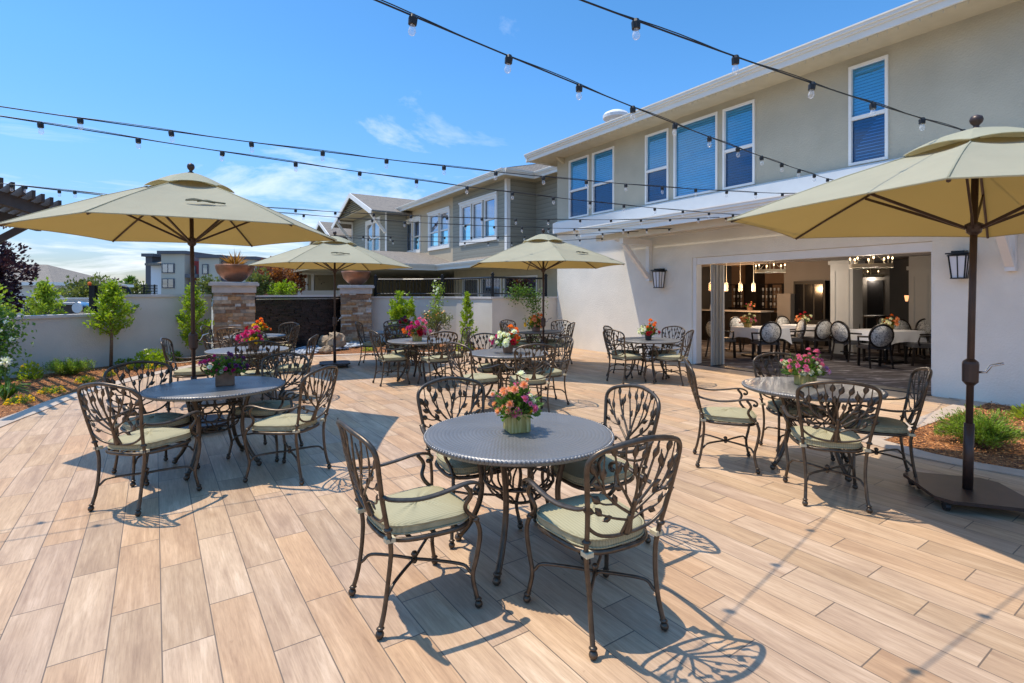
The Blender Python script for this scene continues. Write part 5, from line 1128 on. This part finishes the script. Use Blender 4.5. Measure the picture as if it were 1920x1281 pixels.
# hip roof house
t = thing('hip_roof_house', (-36, 40, 0), 'low grey house with a tan hip roof at the left', 'house'); m = MB(); m.box((-38, 40, 1.2), (9.2, 8, 2.4), .15); m.build('wall', 'apt_white', t)
m = MB(); R = Matrix.Rotation(.15, 3, 'Z'); C = Vector((-38, 40, 0)); q = [C+R@Vector(v) for v in ((-5.5, -4.8, 2.35), (5.5, -4.8, 2.35), (5.5, 4.8, 2.35), (-5.5, 4.8, 2.35), (-2.2, 0, 3.9), (2.0, 0, 3.9))]
m.add(q, [(0, 1, 5, 4), (1, 2, 5), (2, 3, 4, 5), (3, 0, 4), (3, 2, 1, 0)]); m.build('roof', 'shingle', t)
m = MB(); q = [C+R@Vector(v) for v in ((-5.55, -4.85, 0), (5.55, -4.85, 0), (5.55, 4.85, 0), (-5.55, 4.85, 0))]
for i in range(4): m.beam(q[i]+Vector((0, 0, 2.33)), q[(i+1) % 4]+Vector((0, 0, 2.33)), .12, .22)
m.build('gutter', 'white_trim', t)
# tractor behind wall
t = thing('tractor', (-11.9, 15.6, 0), 'utility tractor with black roll frame and round headlight behind the wall', 'tractor'); Y = 15.6
def at(u, v, Y): return Vector(((u-960)/F*Y, Y, CAMZ+(HZ-v)*Y/F))
m = MB(); a = at(175, 596, Y); b = at(175, 536, Y); m.beam((a.x, Y, .7), b, .17, .12, (0, 1, 0)); m.beam(at(168, 537, Y), at(236, 537.5, Y), .06, .06); m.tube(cr([at(222, 538, Y), at(236, 539, Y), at(241, 545, Y), at(245, 560, Y), at(246, 590, Y)], 4), .05, 6)
m.build('roll_frame', 'black_metal', t); m = MB(); m.ball(at(168, 532, Y), .05, 8, 1.2); m.build('beacon', 'pet_orange', t)
m = MB(); c = at(150, 577, Y); m.tube([c+Vector((0, -.1, 0)), c, c+Vector((.12, .15, 0)), c+Vector((.22, .25, 0))], [.17, .18, .15, .05], 16); h = m.build('headlight', 'steel', t, smooth=True); m = MB(); m.tube([c+Vector((0, -.11, 0)), c+Vector((0, -.102, 0))], .155, 16); m.build('lens', 'apt_white', h)
m = MB(); m.box((-11.9, 16.0, .55), (1.7, 1.2, .5)); m.box((-11.7, 16.1, .9), (1.1, .8, .3)); m.box(at(192, 585, Y)+Vector((0, .2, -.1)), (.25, .5, .5)); m.build('body', 'charcoal', t)
for x in (-12.6, -11.2): m = MB(); m.tube([(x-.12, 15.9, .42), (x+.12, 15.9, .42)], .42, 18); m.build('wheel', 'socket_black', t)
# dark hedge patch/opening
t = thing('equipment_shed', (-13.8, 18.0, 0), 'low dark open shed behind the round headlight', 'shed'); m = MB(); m.box((-15.0, 18.2, .62), (3.6, .6, 1.24)); m.build('wall', 'charcoal', t); m = MB(); m.box((-15.0, 18.1, 1.28), (3.8, .9, .07)); m.build('roof', 'wall_cap', t)
# apartment block
YA = 70.0; root = thing('apartment_block', (-42, YA, 0), 'three storey tan grey and red apartment block with flat roofs far behind the wall', 'building')
def A2(u): return (u-960)/F*YA
def Z2(v): return CAMZ+(HZ-v)*YA/F
def ablock(u0, u1, v1, dy, mat, cornice=True, dep=8):
    m = MB(); x0, x1 = A2(u0), A2(u1); z1 = Z2(v1); m.box(((x0+x1)/2, YA+dy+dep/2, z1/2), (x1-x0, dep, z1)); m.build('wall', mat, root)
    if cornice: m = MB(); m.box(((x0+x1)/2, YA+dy+dep/2, z1+.22), (x1-x0+.7, dep+.7, .42)); m.build('cornice', 'apt_grey', root)
ablock(267, 279.5, 481, .6, 'apt_grey'); ablock(280, 305, 494, 0.3, 'apt_white', False); ablock(306, 349.5, 477, -.4, 'apt_tan'); ablock(350, 372.5, 489, .8, 'apt_red', False); ablock(373, 411, 484, 0, 'apt_tan'); ablock(411.5, 430, 489, .5, 'apt_grey', False); ablock(430.5, 476, 487, .2, 'apt_tan'); ablock(476.5, 528, 490, .9, 'apt_red', False)
m = MB(); m.add([(A2(277), YA-.4, Z2(495)), (A2(306), YA-.4, Z2(495)), (A2(306), YA+3, Z2(484.5)), (A2(284), YA+3, Z2(484.5))], [(0, 1, 2, 3)]); m.box((A2(291), YA-.2, Z2(496)), (A2(306)-A2(277), .7, .3)); m.build('shed_roof', 'shingle', root)
for u0, u1, v0, v1, dy in ((309, 330, 496, 511, -.4), (309, 330, 524, 539, -.4), (353, 360, 499, 516, .8), (353, 360, 527, 540, .8), (381, 390, 497, 513, 0), (381, 390, 525, 540, 0), (440, 452, 500, 515, .2)):
    m = MB(); x0, x1 = A2(u0), A2(u1); zb, zt_ = Z2(v1), Z2(v0); y = YA+dy; m.box(((x0+x1)/2, y-.05, (zb+zt_)/2), (x1-x0+.2, .08, zt_-zb+.2)); w = m.build('window', 'apt_grey', root)
    k = 2 if u1-u0 > 15 else 1
    for j in range(k): xx0 = x0+(x1-x0)*j/k+.06; xx1 = x0+(x1-x0)*(j+1)/k-.06; m = MB(); m.box(((xx0+xx1)/2, y-.11, (zb+zt_)/2), (xx1-xx0, .03, zt_-zb)); m.build('pane', 'window_mirror', w)
m = MB(); m.box((A2(361), YA+.2, Z2(517.5)), (A2(372)-A2(350), 1.2, .5)); m.box((A2(361), YA+.2, Z2(542)), (A2(372)-A2(350), 1.2, .5)); m.build('balcony', 'apt_grey', root)
# flatbed/black utility on wall line near apartment
t = thing('rooftop_unit', at(280, 552, 30)+Vector((0, 0, -1.6)), 'small black slatted machine just above the wall before the apartments', 'machine'); c = at(280, 545, 30); m = MB()
for i in range(6): m.box((c.x, 30, c.z-.15+i*.09), (.62, .5, .05))
m.beam((c.x-.3, 30, 0), (c.x-.3, 30, c.z+.35), .06, .06, (0, 1, 0)); m.beam((c.x+.3, 30, 0), (c.x+.3, 30, c.z+.35), .06, .06, (0, 1, 0)); m.build('body', 'black_metal', t)
# palms & distant trees
def palm(u, v, Y, h, label):
    c = at(u, v, Y); t = thing('palm_tree', (c.x, Y, 0), label, 'tree'); MB().tube([(c.x, Y, 0), (c.x+.1, Y, c.z)], [.22, .16], 8).build('trunk', 'bark', t); m = MB()
    for i in range(90):
        a = random.uniform(0, 2*PI); el = random.uniform(-.7, 1.2); d = Vector((math.cos(a)*math.cos(el), math.sin(a)*math.cos(el), math.sin(el))); m.leaf(Vector((c.x+.1, Y, c.z)), d, .22*h, h*random.uniform(.7, 1))
    m.build('crown', 'leaf_mid', t)
palm(243, 527, 75, 1.1, 'small palm tree on the skyline left of the apartments')
for i, (u, v, Y, r, mt, lb) in enumerate([(255, 545, 60, 1.1, 'leaf_olive', 'low tree right of the small palm'), (228, 548, 60, 1.3, 'leaf_mid', 'low skyline tree behind the black roll frame'), (205, 547, 62, 1.6, 'leaf_plum', 'dark purple skyline tree behind the roll frame'), (185, 548, 65, 1.0, 'leaf_mid', 'small skyline bush right of the olive bush')]):
    c = at(u, v, Y); young_tree('distant_tree', (c.x, Y, 0), .5, c.z, (r, r, r*.9), 500, mt, lb, 'tree', .25, .35, .12, group='distant skyline trees', seed=20+i)
def bgtree(u, v, Y, rx, rz, n, mt, lb, lw, ll, seed, nm='garden_tree'):
    c = at(u, v, Y); return young_tree(nm, (c.x, Y, 0), max(.3, c.z-rz*1.1), c.z, (rx, rx*.9, rz), n, mt, lb, 'tree', lw, ll, .06, seed=seed)
bgtree(512, 524, 22, .75, .75, 2000, 'leaf_red', 'red and green leaved tree between the two stone pillars', .08, .12, 31)
bgtree(548, 530, 23, .55, .55, 1100, 'leaf_red', 'smaller red tipped tree right of the larger one', .08, .12, 32)
bgtree(484, 534, 21, .5, .6, 1200, 'leaf_olive', 'yellow green tree right of the left copper bowl', .08, .12, 33)
bgtree(530, 545, 21, .5, .35, 800, 'leaf_bright', 'bright green bush just above the dark water wall', .07, .11, 36)
bgtree(390, 541, 24, .5, .5, 900, 'leaf_olive', 'yellow green tree behind the left parasol pole', .09, .13, 34)
bgtree(590, 532, 28, 1.0, .8, 2300, 'leaf_plum', 'dark plum tree behind the cream porch posts', .09, .13, 35)
# cream porch posts structure
t = thing('cream_pergola', (-9.8, 25, 0), 'cream posts of a small shelter seen under the second parasol', 'shelter')
for u in (563, 575, 587): c = at(u, 512, 25); m = MB(); m.beam((c.x, 25, 0), (c.x, 25, 2.62), .13, .13, (0, 1, 0)); m.build('post', 'cream_trim', t)
m = MB(); a, b = at(556, 512, 25), at(628, 512, 25); m.beam(a, b, .25, .14); m.build('beam', 'cream_trim', t); m = MB(); a, b = at(560, 552, 24), at(640, 552, 24); m.box(((a.x+b.x)/2, 24, .9), (b.x-a.x, .2, 1.75)); m.build('parapet', 'apt_white', t)
# ---------------------------------------------------------------- INTERIOR FURNITURE
def make_dchair():
    t = thing('dining_chair', (0, 0, 0), 'dining chair', 'chair', 'oval back dining chairs')
    m = MB(); ring = [(.225*math.cos(a), -.24-(.67+.235*math.sin(a)-.5)*.22, .70+.245*math.sin(a)) for a in [2*PI*k/28 for k in range(28)]]; m.tube(ring, .026, 8, True); bk = m.build('back_frame', 'dark_wood', t, smooth=True)
    m = MB(); n = 24
    for off in (-.02, .02):
        m.v.append(Vector((0, -.24-(.70-.5)*.22+off*1.6, .70)))
        for k in range(n): a = 2*PI*k/n; m.v.append(Vector((.21*math.cos(a), -.24-(.67+.22*math.sin(a)-.5)*.22+off, .70+.23*math.sin(a))))
    for k in range(n): l = (k+1) % n; m.f.append((0, 1+l, 1+k)); m.f.append((n+1, n+2+k, n+2+l)); m.f.append((1+k, 1+l, n+2+l, n+2+k))
    m.build('back_pad', 'floral_fabric', bk, smooth=True)
    m = MB(); m.poly([(-.24, -.22), (.24, -.22), (.27, .22), (.2, .26), (-.2, .26), (-.27, .22)], .41, .47); m.poly([(-.22, -.2), (.22, -.2), (.25, .2), (.18, .24), (-.18, .24), (-.25, .2)], .47, .50); m.build('seat', 'seat_leather', t)
    for sx in (-1, 1):
        MB().beam((.22*sx, .21, .41), (.215*sx, .24, 0), .045, .045, (0, 1, 0)).build('leg', 'dark_wood', t); MB().tube([(.2*sx, -.235, .62), (.2*sx, -.21, .45), (.215*sx, -.25, .2), (.22*sx, -.30, 0)], .022, 6).build('leg', 'dark_wood', t)
        m = MB(); m.tube([(.215*sx, -.25, .68), (.28*sx, -.1, .67), (.28*sx, .12, .66), (.26*sx, .14, .55), (.25*sx, .12, .45)], .02, 7); m.build('armrest', 'dark_wood', t, smooth=True)
    MB().beam((-.2, 0, .2), (.2, 0, .2), .03, .03).build('stretcher', 'dark_wood', t); return t
tr = tree_of(make_dchair())
def gp(u, Y): return ((u-960)/F*Y, Y)
DC = [(gp(1436, 12.45), 85, 'floral oval back chair facing the left white table'), (gp(1352, 13.2), 25, 'dark chair beside the folded door panels'), (gp(1480, 13.3), 175, 'floral chair at the right end of the left white table'),
      (gp(1392, 14.6), -80, 'floral chair behind the left white table'), (gp(1529, 13.4), 100, 'floral oval back chair in front of the middle white table'), (gp(1481, 15.0), -80, 'floral chair behind the middle white table'),
      (gp(1582, 14.0), 200, 'floral chair half hidden before the white column'), (gp(1591, 12.5), 20, 'floral chair in profile left of the right white table'), (gp(1640, 11.4), 80, 'nearest floral oval back chair before the right white table'),
      (gp(1703, 13.1), -95, 'floral chair behind the right white table'), (gp(1742, 13.4), -120, 'dark rimmed chair at the right edge of the doorway'), (gp(1728, 11.7), 160, 'dark chair seat cut off by the right door edge'), (gp(1675, 14.5), -60, 'dark chair back behind the right bouquet')]
for i, (p, a, lb) in enumerate(DC):
    o = tr[0] if i == 0 else copy_tree(tr); o.location = (p[0], p[1], .004); o.rotation_euler = (0, 0, math.radians(a-90)); o['label'] = lb
def dtable(p, rz, w, d, label):
    t = thing('dining_table', (*p, .004), label, 'table', 'square dining tables indoors'); m = MB(); m.box((*p, .735), (w, d, .03), rz); m.build('tabletop', 'dark_wood', t)
    m = MB(); m.tube([(*p, .04), (*p, .72)], .05, 10); m.box((*p, .03), (.6, .6, .04), rz); m.build('pedestal', 'dark_wood', t)
    m = MB(); R = Matrix.Rotation(rz, 3, 'Z'); n = 12; c = Vector((*p, 0)); ring = []
    cs = [(-1, -1), (1, -1), (1, 1), (-1, 1)]
    for i in range(4):
        for k in range(n):
            f = k/n; x = cs[i][0]*(1-f)+cs[(i+1) % 4][0]*f; y = cs[i][1]*(1-f)+cs[(i+1) % 4][1]*f; ring.append((x, y, f))
    N_ = len(ring)
    for lev in range(3):
        for x, y, f in ring:
            cor = abs(f-.5)*2; drop = (0, .12, .24+.17*cor**3)[lev]; ex = (1, 1.02, 1.04+.05*cor**4+.015*math.sin(f*PI*6))[lev]
            m.v.append(c+R@Vector((x*w/2*ex*1.01, y*d/2*ex*1.01, 0))+Vector((0, 0, .756-drop)))
    for lev in range(2):
        for k in range(N_): l = (k+1) % N_; m.f.append((lev*N_+k, (lev+1)*N_+k, (lev+1)*N_+l, lev*N_+l)[::-1])
    m.f.append(tuple(range(N_))); o = m.build('tablecloth', 'linen', origin=(*p, .756), smooth=False); tag(o, label.replace('table', 'tablecloth')+' hanging in pointed corners', 'tablecloth', 'white cloths on the indoor tables')
dtable(gp(1424, 13.3), .3, .95, .95, 'left square table under white cloth inside the doorway'); dtable(gp(1513, 14.2), .5, .95, .95, 'middle square table under white cloth before the black cabinet'); dtable(gp(1660, 12.3), .25, 1.15, .95, 'right square table under white cloth inside the doorway')
for p, cols, lb in ((gp(1402, 13.3), ['pet_white', 'pet_peach', 'pet_pink'], 'pale small bouquet on the left white tablecloth'), (gp(1506, 14.3), ['pet_red', 'pet_peach', 'pet_white'], 'red bouquet on the middle white tablecloth'), (gp(1668, 12.5), ['pet_orange', 'pet_white', 'pet_peach'], 'orange and white bouquet on the right white tablecloth')):
    bouquet(p, .758, cols, lb, 'planter_wood', nf=26, rad=.17, hh=.15, sz=.035, nl=70, group='bouquets on the indoor tables')
def chandelier(u, v, Y, r, label, nb=6, power=30):
    c = at(u, v, Y); t = thing('chandelier', c, label, 'chandelier', 'ring chandeliers indoors'); m = MB()
    m.lathe([(r-.03, -.04), (r, -.04), (r, .04), (r-.03, .04), (r-.03, -.04)], c, 32); m.build('ring', 'ring_cream', t)
    m = MB(); m.tube([c+Vector((0, 0, .0)), Vector((c.x, c.y, 2.71))], .01, 6)
    for k in range(3): a = k*2.09; m.tube([c+Vector((r*.97*math.cos(a), r*.97*math.sin(a), 0)), Vector((c.x, c.y, min(c.z+.35, 2.6)))], .005, 4)
    m.build('stem', 'ring_cream', t)
    for k in range(nb):
        a = 2*PI*k/nb+.3; q = c+Vector(((r-.015)*math.cos(a), (r-.015)*math.sin(a), .03)); m = MB(); m.tube([q, q+Vector((0, 0, .1))], .012, 6); cd = m.build('candle', 'ring_cream', t)
        m = MB(); m.ball(q+Vector((0, 0, .13)), .015, 8, 1.8, 6); m.build('bulb', 'flame_bulb', cd)
    l = bpy.data.lights.new('lamp_light', 'POINT'); l.energy = power*4.6; l.color = (1, .86, .70); l.shadow_soft_size = .15; o = bpy.data.objects.new('lamp_light', l); COL.objects.link(o); o.location = c+Vector((0, 0, -.12))
chandelier(1444, 508.5, 14.4, .39, 'ring chandelier with candle bulbs before the bar', 6, 16); chandelier(1633, 499, 11.1, .39, 'nearest ring chandelier with candle bulbs above the right table', 8, 16); chandelier(1632, 518, 18.6, .38, 'farthest ring chandelier low behind the nearest one', 7, 4)
for u, v in ((1332, 538), (1362, 538), (1388, 538.5), (1413, 539)):
    c = at(u, v, 15.6); t = thing('pendant_lamp', c, '', 'pendant lamp', 'glass pendant lamps over the bar'); MB().tube([c+Vector((0, 0, .14)), Vector((c.x, c.y, 2.71))], .008, 6).build('rod', 'ring_cream', t)
    MB().lathe([(.045, -.13), (.05, -.12), (.05, .10), (.02, .14)], c, 14).build('shade', 'clear_glass', t); MB().lathe([(.022, -.10), (.028, -.06), (.028, .06), (.015, .09)], c, 10).build('bulb', 'pendant_glow', t)
    t['label'] = {1332: 'glass pendant lamp nearest the folded door panels', 1362: 'second glass pendant lamp from the folded panels', 1388: 'third glass pendant lamp from the folded panels', 1413: 'glass pendant lamp before the dark bar column'}[u]
for u in (1347, 1400): c = at(u, 540, 15.7); l = bpy.data.lights.new('lamp_light', 'POINT'); l.energy = 48; l.color = (1, .58, .28); l.shadow_soft_size = .1; o = bpy.data.objects.new('lamp_light', l); COL.objects.link(o); o.location = c
# bar counter
t = thing('bar_counter', W(10.9, 15.5, 0), 'dark bar counter with pale stone top inside the doorway', 'bar'); s0, s1 = su(1425, 15.5), 12.2; m = MB(); m.bst(s0, s1, 15.55, 16.1, .005, 1.03)
for i in range(6): x = s0+.1+i*.48; m.bst(x, x+.40, 15.53, 15.549, .12, .95)
m.build('front', 'dark_wood', t); MB().bst(s0-.05, s1, 15.45, 16.2, 1.031, 1.075).build('counter_top', 'stone_trim', t)
t = thing('menu_stand', W(11.6, 15.7, 1.076), 'two framed white menu cards leaning on the bar counter', 'menu stand')
for u in (1338, 1350): s_ = su(u, 15.7); m = MB(); m.hexa([W(s_-.1, 15.62, 1.077), W(s_+.1, 15.62, 1.077), W(s_+.1, 15.64, 1.077), W(s_-.1, 15.64, 1.077)]+[W(s_-.1, 15.70, 1.36), W(s_+.1, 15.70, 1.36), W(s_+.1, 15.72, 1.36), W(s_-.1, 15.72, 1.36)]); m.build('card', 'paper_white', t)
t = tag(MB().lathe([(.04, 0), (.042, .18), (.015, .24), (.015, .32)], W(su(1349, 16.0), 16.0, 1.076), 12).build('wine_bottle', 'black_metal', smooth=True), 'dark wine bottle standing on the bar behind the menus', 'bottle')
bouquet((W(su(1406, 15.8), 15.8).x, W(su(1406, 15.8), 15.8).y), 1.076, ['pet_peach', 'pet_pink'], 'tiny flower pot on the bar counter', 'terracotta', w=.12, h=.12, rad=.12, hh=.1, nf=12, nl=40, group='bouquets on the indoor tables')
# back bar shelves
t = thing('back_bar_shelf', W(10.5, 18, 0), 'dark back bar with glass shelves and rows of glasses', 'shelf'); m = MB(); a, b = su(1468, 18), 12.2; m.bst(a, b, 17.9, 18.28, .005, .95)
m.bst(su(1420, 17.8), su(1399, 17.8), 17.75, 18.28, .951, 2.714)
for z in (1.07, 1.95): m.bst(a, b, 18.0, 18.28, z, z+.03)
k = 0
for u in (1468, 1441, 1421, 1397, 1381, 1357, 1335): s_ = su(u, 18.05); m.bst(s_-.02, s_+.02, 18.0, 18.27, 1.101, 1.949)
m.build('cabinet', 'dark_wood', t)
for z in (1.36, 1.62): MB().bst(a+.02, b, 18.04, 18.26, z, z+.012).build('glass_shelf', 'clear_glass', t)
for z in (1.102, 1.374, 1.634):
    s_ = a+.08
    while s_ < b-.05:
        if random.random() < .93 and abs(s_-(su(1410, 18))) > .3: MB().lathe([(.028, 0), (.004, .006), (.004, .08), (.03, .11), (.034, .17), (.028, .2)], W(s_, 18.12, z), 8).build('glass', 'apt_white', t)
        s_ += .145
# black cabinet
t = thing('wine_cabinet', W(8, 17.1, 0), 'tall black glass fronted cabinet behind the middle table', 'cabinet'); a, b = su(1556, 17.15), su(1497, 17.15); MB().bst(a, b, 16.85, 17.19, .005, 2.02).build('carcass', 'socket_black', t)
for i in range(3): x = a+.06+i*(b-a-.06)/3; MB().bst(x, x+(b-a)/3-.08, 16.83, 16.848, .8, 1.92).build('glass_door', 'black_gloss', t)
MB().bst(su(1483, 16.55), su(1478, 16.55), 16.53, 16.598, 1.25, 1.36)
# service stations right
t = thing('side_table', W(7.2, 18, 0), 'small dark service table seen past the white column', 'table'); c = at(1640, 580, 15.5); MB().box((c.x, c.y, .95), (.9, .4, .04), .5).build('tabletop', 'dark_wood', t); m = MB()
for x, y in ((-.4, -.15), (.4, -.15), (.4, .15), (-.4, .15)): m.box((c.x+x, c.y+y, .47), (.04, .04, .92))
m.build('leg_frame', 'dark_wood', t)
c = at(1700, 559, 15.8); l = bpy.data.lights.new('lamp_light', 'POINT'); l.energy = 6; l.color = (1, .45, .2); o = bpy.data.objects.new('lamp_light', l); COL.objects.link(o); o.location = c
t = thing('wall_sconce', c, 'glowing orange wall lamp beside the second white column', 'lamp'); MB().lathe([(.03, -.1), (.06, .08)], c, 10).build('shade', 'wall_glow_lamp', t)
for i, u in enumerate((1334, 1364, 1366)):
    c = at(u, 508 if i != 2 else 513, 16.8); tag(MB().lathe([(.09, 0), (.09, .02)], (c.x, c.y, 2.69), 16).build('ceiling_downlight', 'downlight'), ('round ceiling light left of the pendants', 'round ceiling light above the second pendant', 'round ceiling light above the third pendant')[i], 'light')
    if i == 2: COL.objects[-1].location.x += .9
# ---------------------------------------------------------------- LIGHT / SKY / CAMERA
w = bpy.data.worlds.new('World'); sc.world = w; w.use_nodes = True; nt = w.node_tree; bg = nt.nodes['Background']
sky = N(nt, 'ShaderNodeTexSky'); sky.sky_type = 'NISHITA'; sky.sun_disc = False; sky.sun_elevation = math.asin(SUN.z); sky.sun_rotation = math.atan2(SUN.x, SUN.y); sky.air_density = 1.15; sky.dust_density = .25; sky.ozone_density = 2.2; sky.altitude = 50
tc = N(nt, 'ShaderNodeTexCoord'); sp = N(nt, 'ShaderNodeSeparateXYZ'); L(nt, tc.outputs['Generated'], sp.inputs[0])
zz = mth(nt, 'ADD', mth(nt, 'MAXIMUM', sp.outputs[2], 0), .10); cx = N(nt, 'ShaderNodeCombineXYZ'); L(nt, mth(nt, 'DIVIDE', sp.outputs[0], zz), cx.inputs[0]); L(nt, mth(nt, 'DIVIDE', sp.outputs[1], zz), cx.inputs[1])
no = N(nt, 'ShaderNodeTexNoise'); no.inputs['Scale'].default_value = .85; no.inputs['Detail'].default_value = 9; no.inputs['Roughness'].default_value = .62; no.inputs['Distortion'].default_value = .5; L(nt, cx.outputs[0], no.inputs['Vector'])
# more cloud near the horizon
lowm = N(nt, 'ShaderNodeMapRange'); lowm.inputs['From Min'].default_value = .02; lowm.inputs['From Max'].default_value = .36; lowm.inputs['To Min'].default_value = .115; lowm.inputs['To Max'].default_value = -.06; L(nt, sp.outputs[2], lowm.inputs[0])
cv = mth(nt, 'ADD', no.outputs[0], lowm.outputs[0]); cr_ = ramp(nt, cv, [(.52, (0, 0, 0)), (.62, (.4,)*3), (.76, (.9,)*3)])
hs = N(nt, 'ShaderNodeHueSaturation'); hs.inputs['Saturation'].default_value = 1.32; L(nt, sky.outputs[0], hs.inputs['Color']); tn0 = mixc(nt, 1.0, hs.outputs[0], (.90, 1.0, 1.06), 'MULTIPLY'); er = ramp(nt, sp.outputs[2], [(0, (.44, .42, .56)), (.10, (.62, .62, .76)), (.22, (.88, .86, .95)), (.36, (1.0, .98, 1.0)), (.6, (1.12, 1.0, .90)), (.9, (1.25, 1.05, .88))]); zb = mth(nt, 'ADD', 1.0, mth(nt, 'MULTIPLY', mth(nt, 'MAXIMUM', mth(nt, 'SUBTRACT', sp.outputs[2], .5), 0), 2.6)); cz = N(nt, 'ShaderNodeCombineXYZ'); [L(nt, zb, cz.inputs[i]) for i in range(3)]; tn = mixc(nt, 1.0, mixc(nt, 1.0, tn0, er.outputs[0], 'MULTIPLY'), cz.outputs[0], 'MULTIPLY'); col = mixc(nt, cr_.outputs[0], tn, (6.2, 6.5, 7.0)); L(nt, col, bg.inputs[0]); bg.inputs[1].default_value = .15  # sky overhead, out of view, brightened and warmed as added fill light
sl = bpy.data.lights.new('sun', 'SUN'); sl.energy = 3.85; sl.angle = math.radians(.5); sl.color = (1, .89, .73); so = bpy.data.objects.new('sun', sl); COL.objects.link(so); so.rotation_euler = SUN.to_track_quat('Z', 'Y').to_euler()
cam = bpy.data.cameras.new('camera'); co = bpy.data.objects.new('camera', cam); COL.objects.link(co); co.location = (0, 0, CAMZ); co.rotation_euler = (PI/2, 0, 0)
cam.sensor_width = 36; cam.lens = F/1920*36; cam.shift_y = -(640.5-HZ)/1920; cam.clip_start = .05; cam.clip_end = 2000; sc.camera = co
sc.view_settings.view_transform = 'Standard'; sc.view_settings.look = 'None'; sc.view_settings.gamma = 1; sc.view_settings.exposure = .38
sc.render.resolution_x = 1024; sc.render.resolution_y = 683
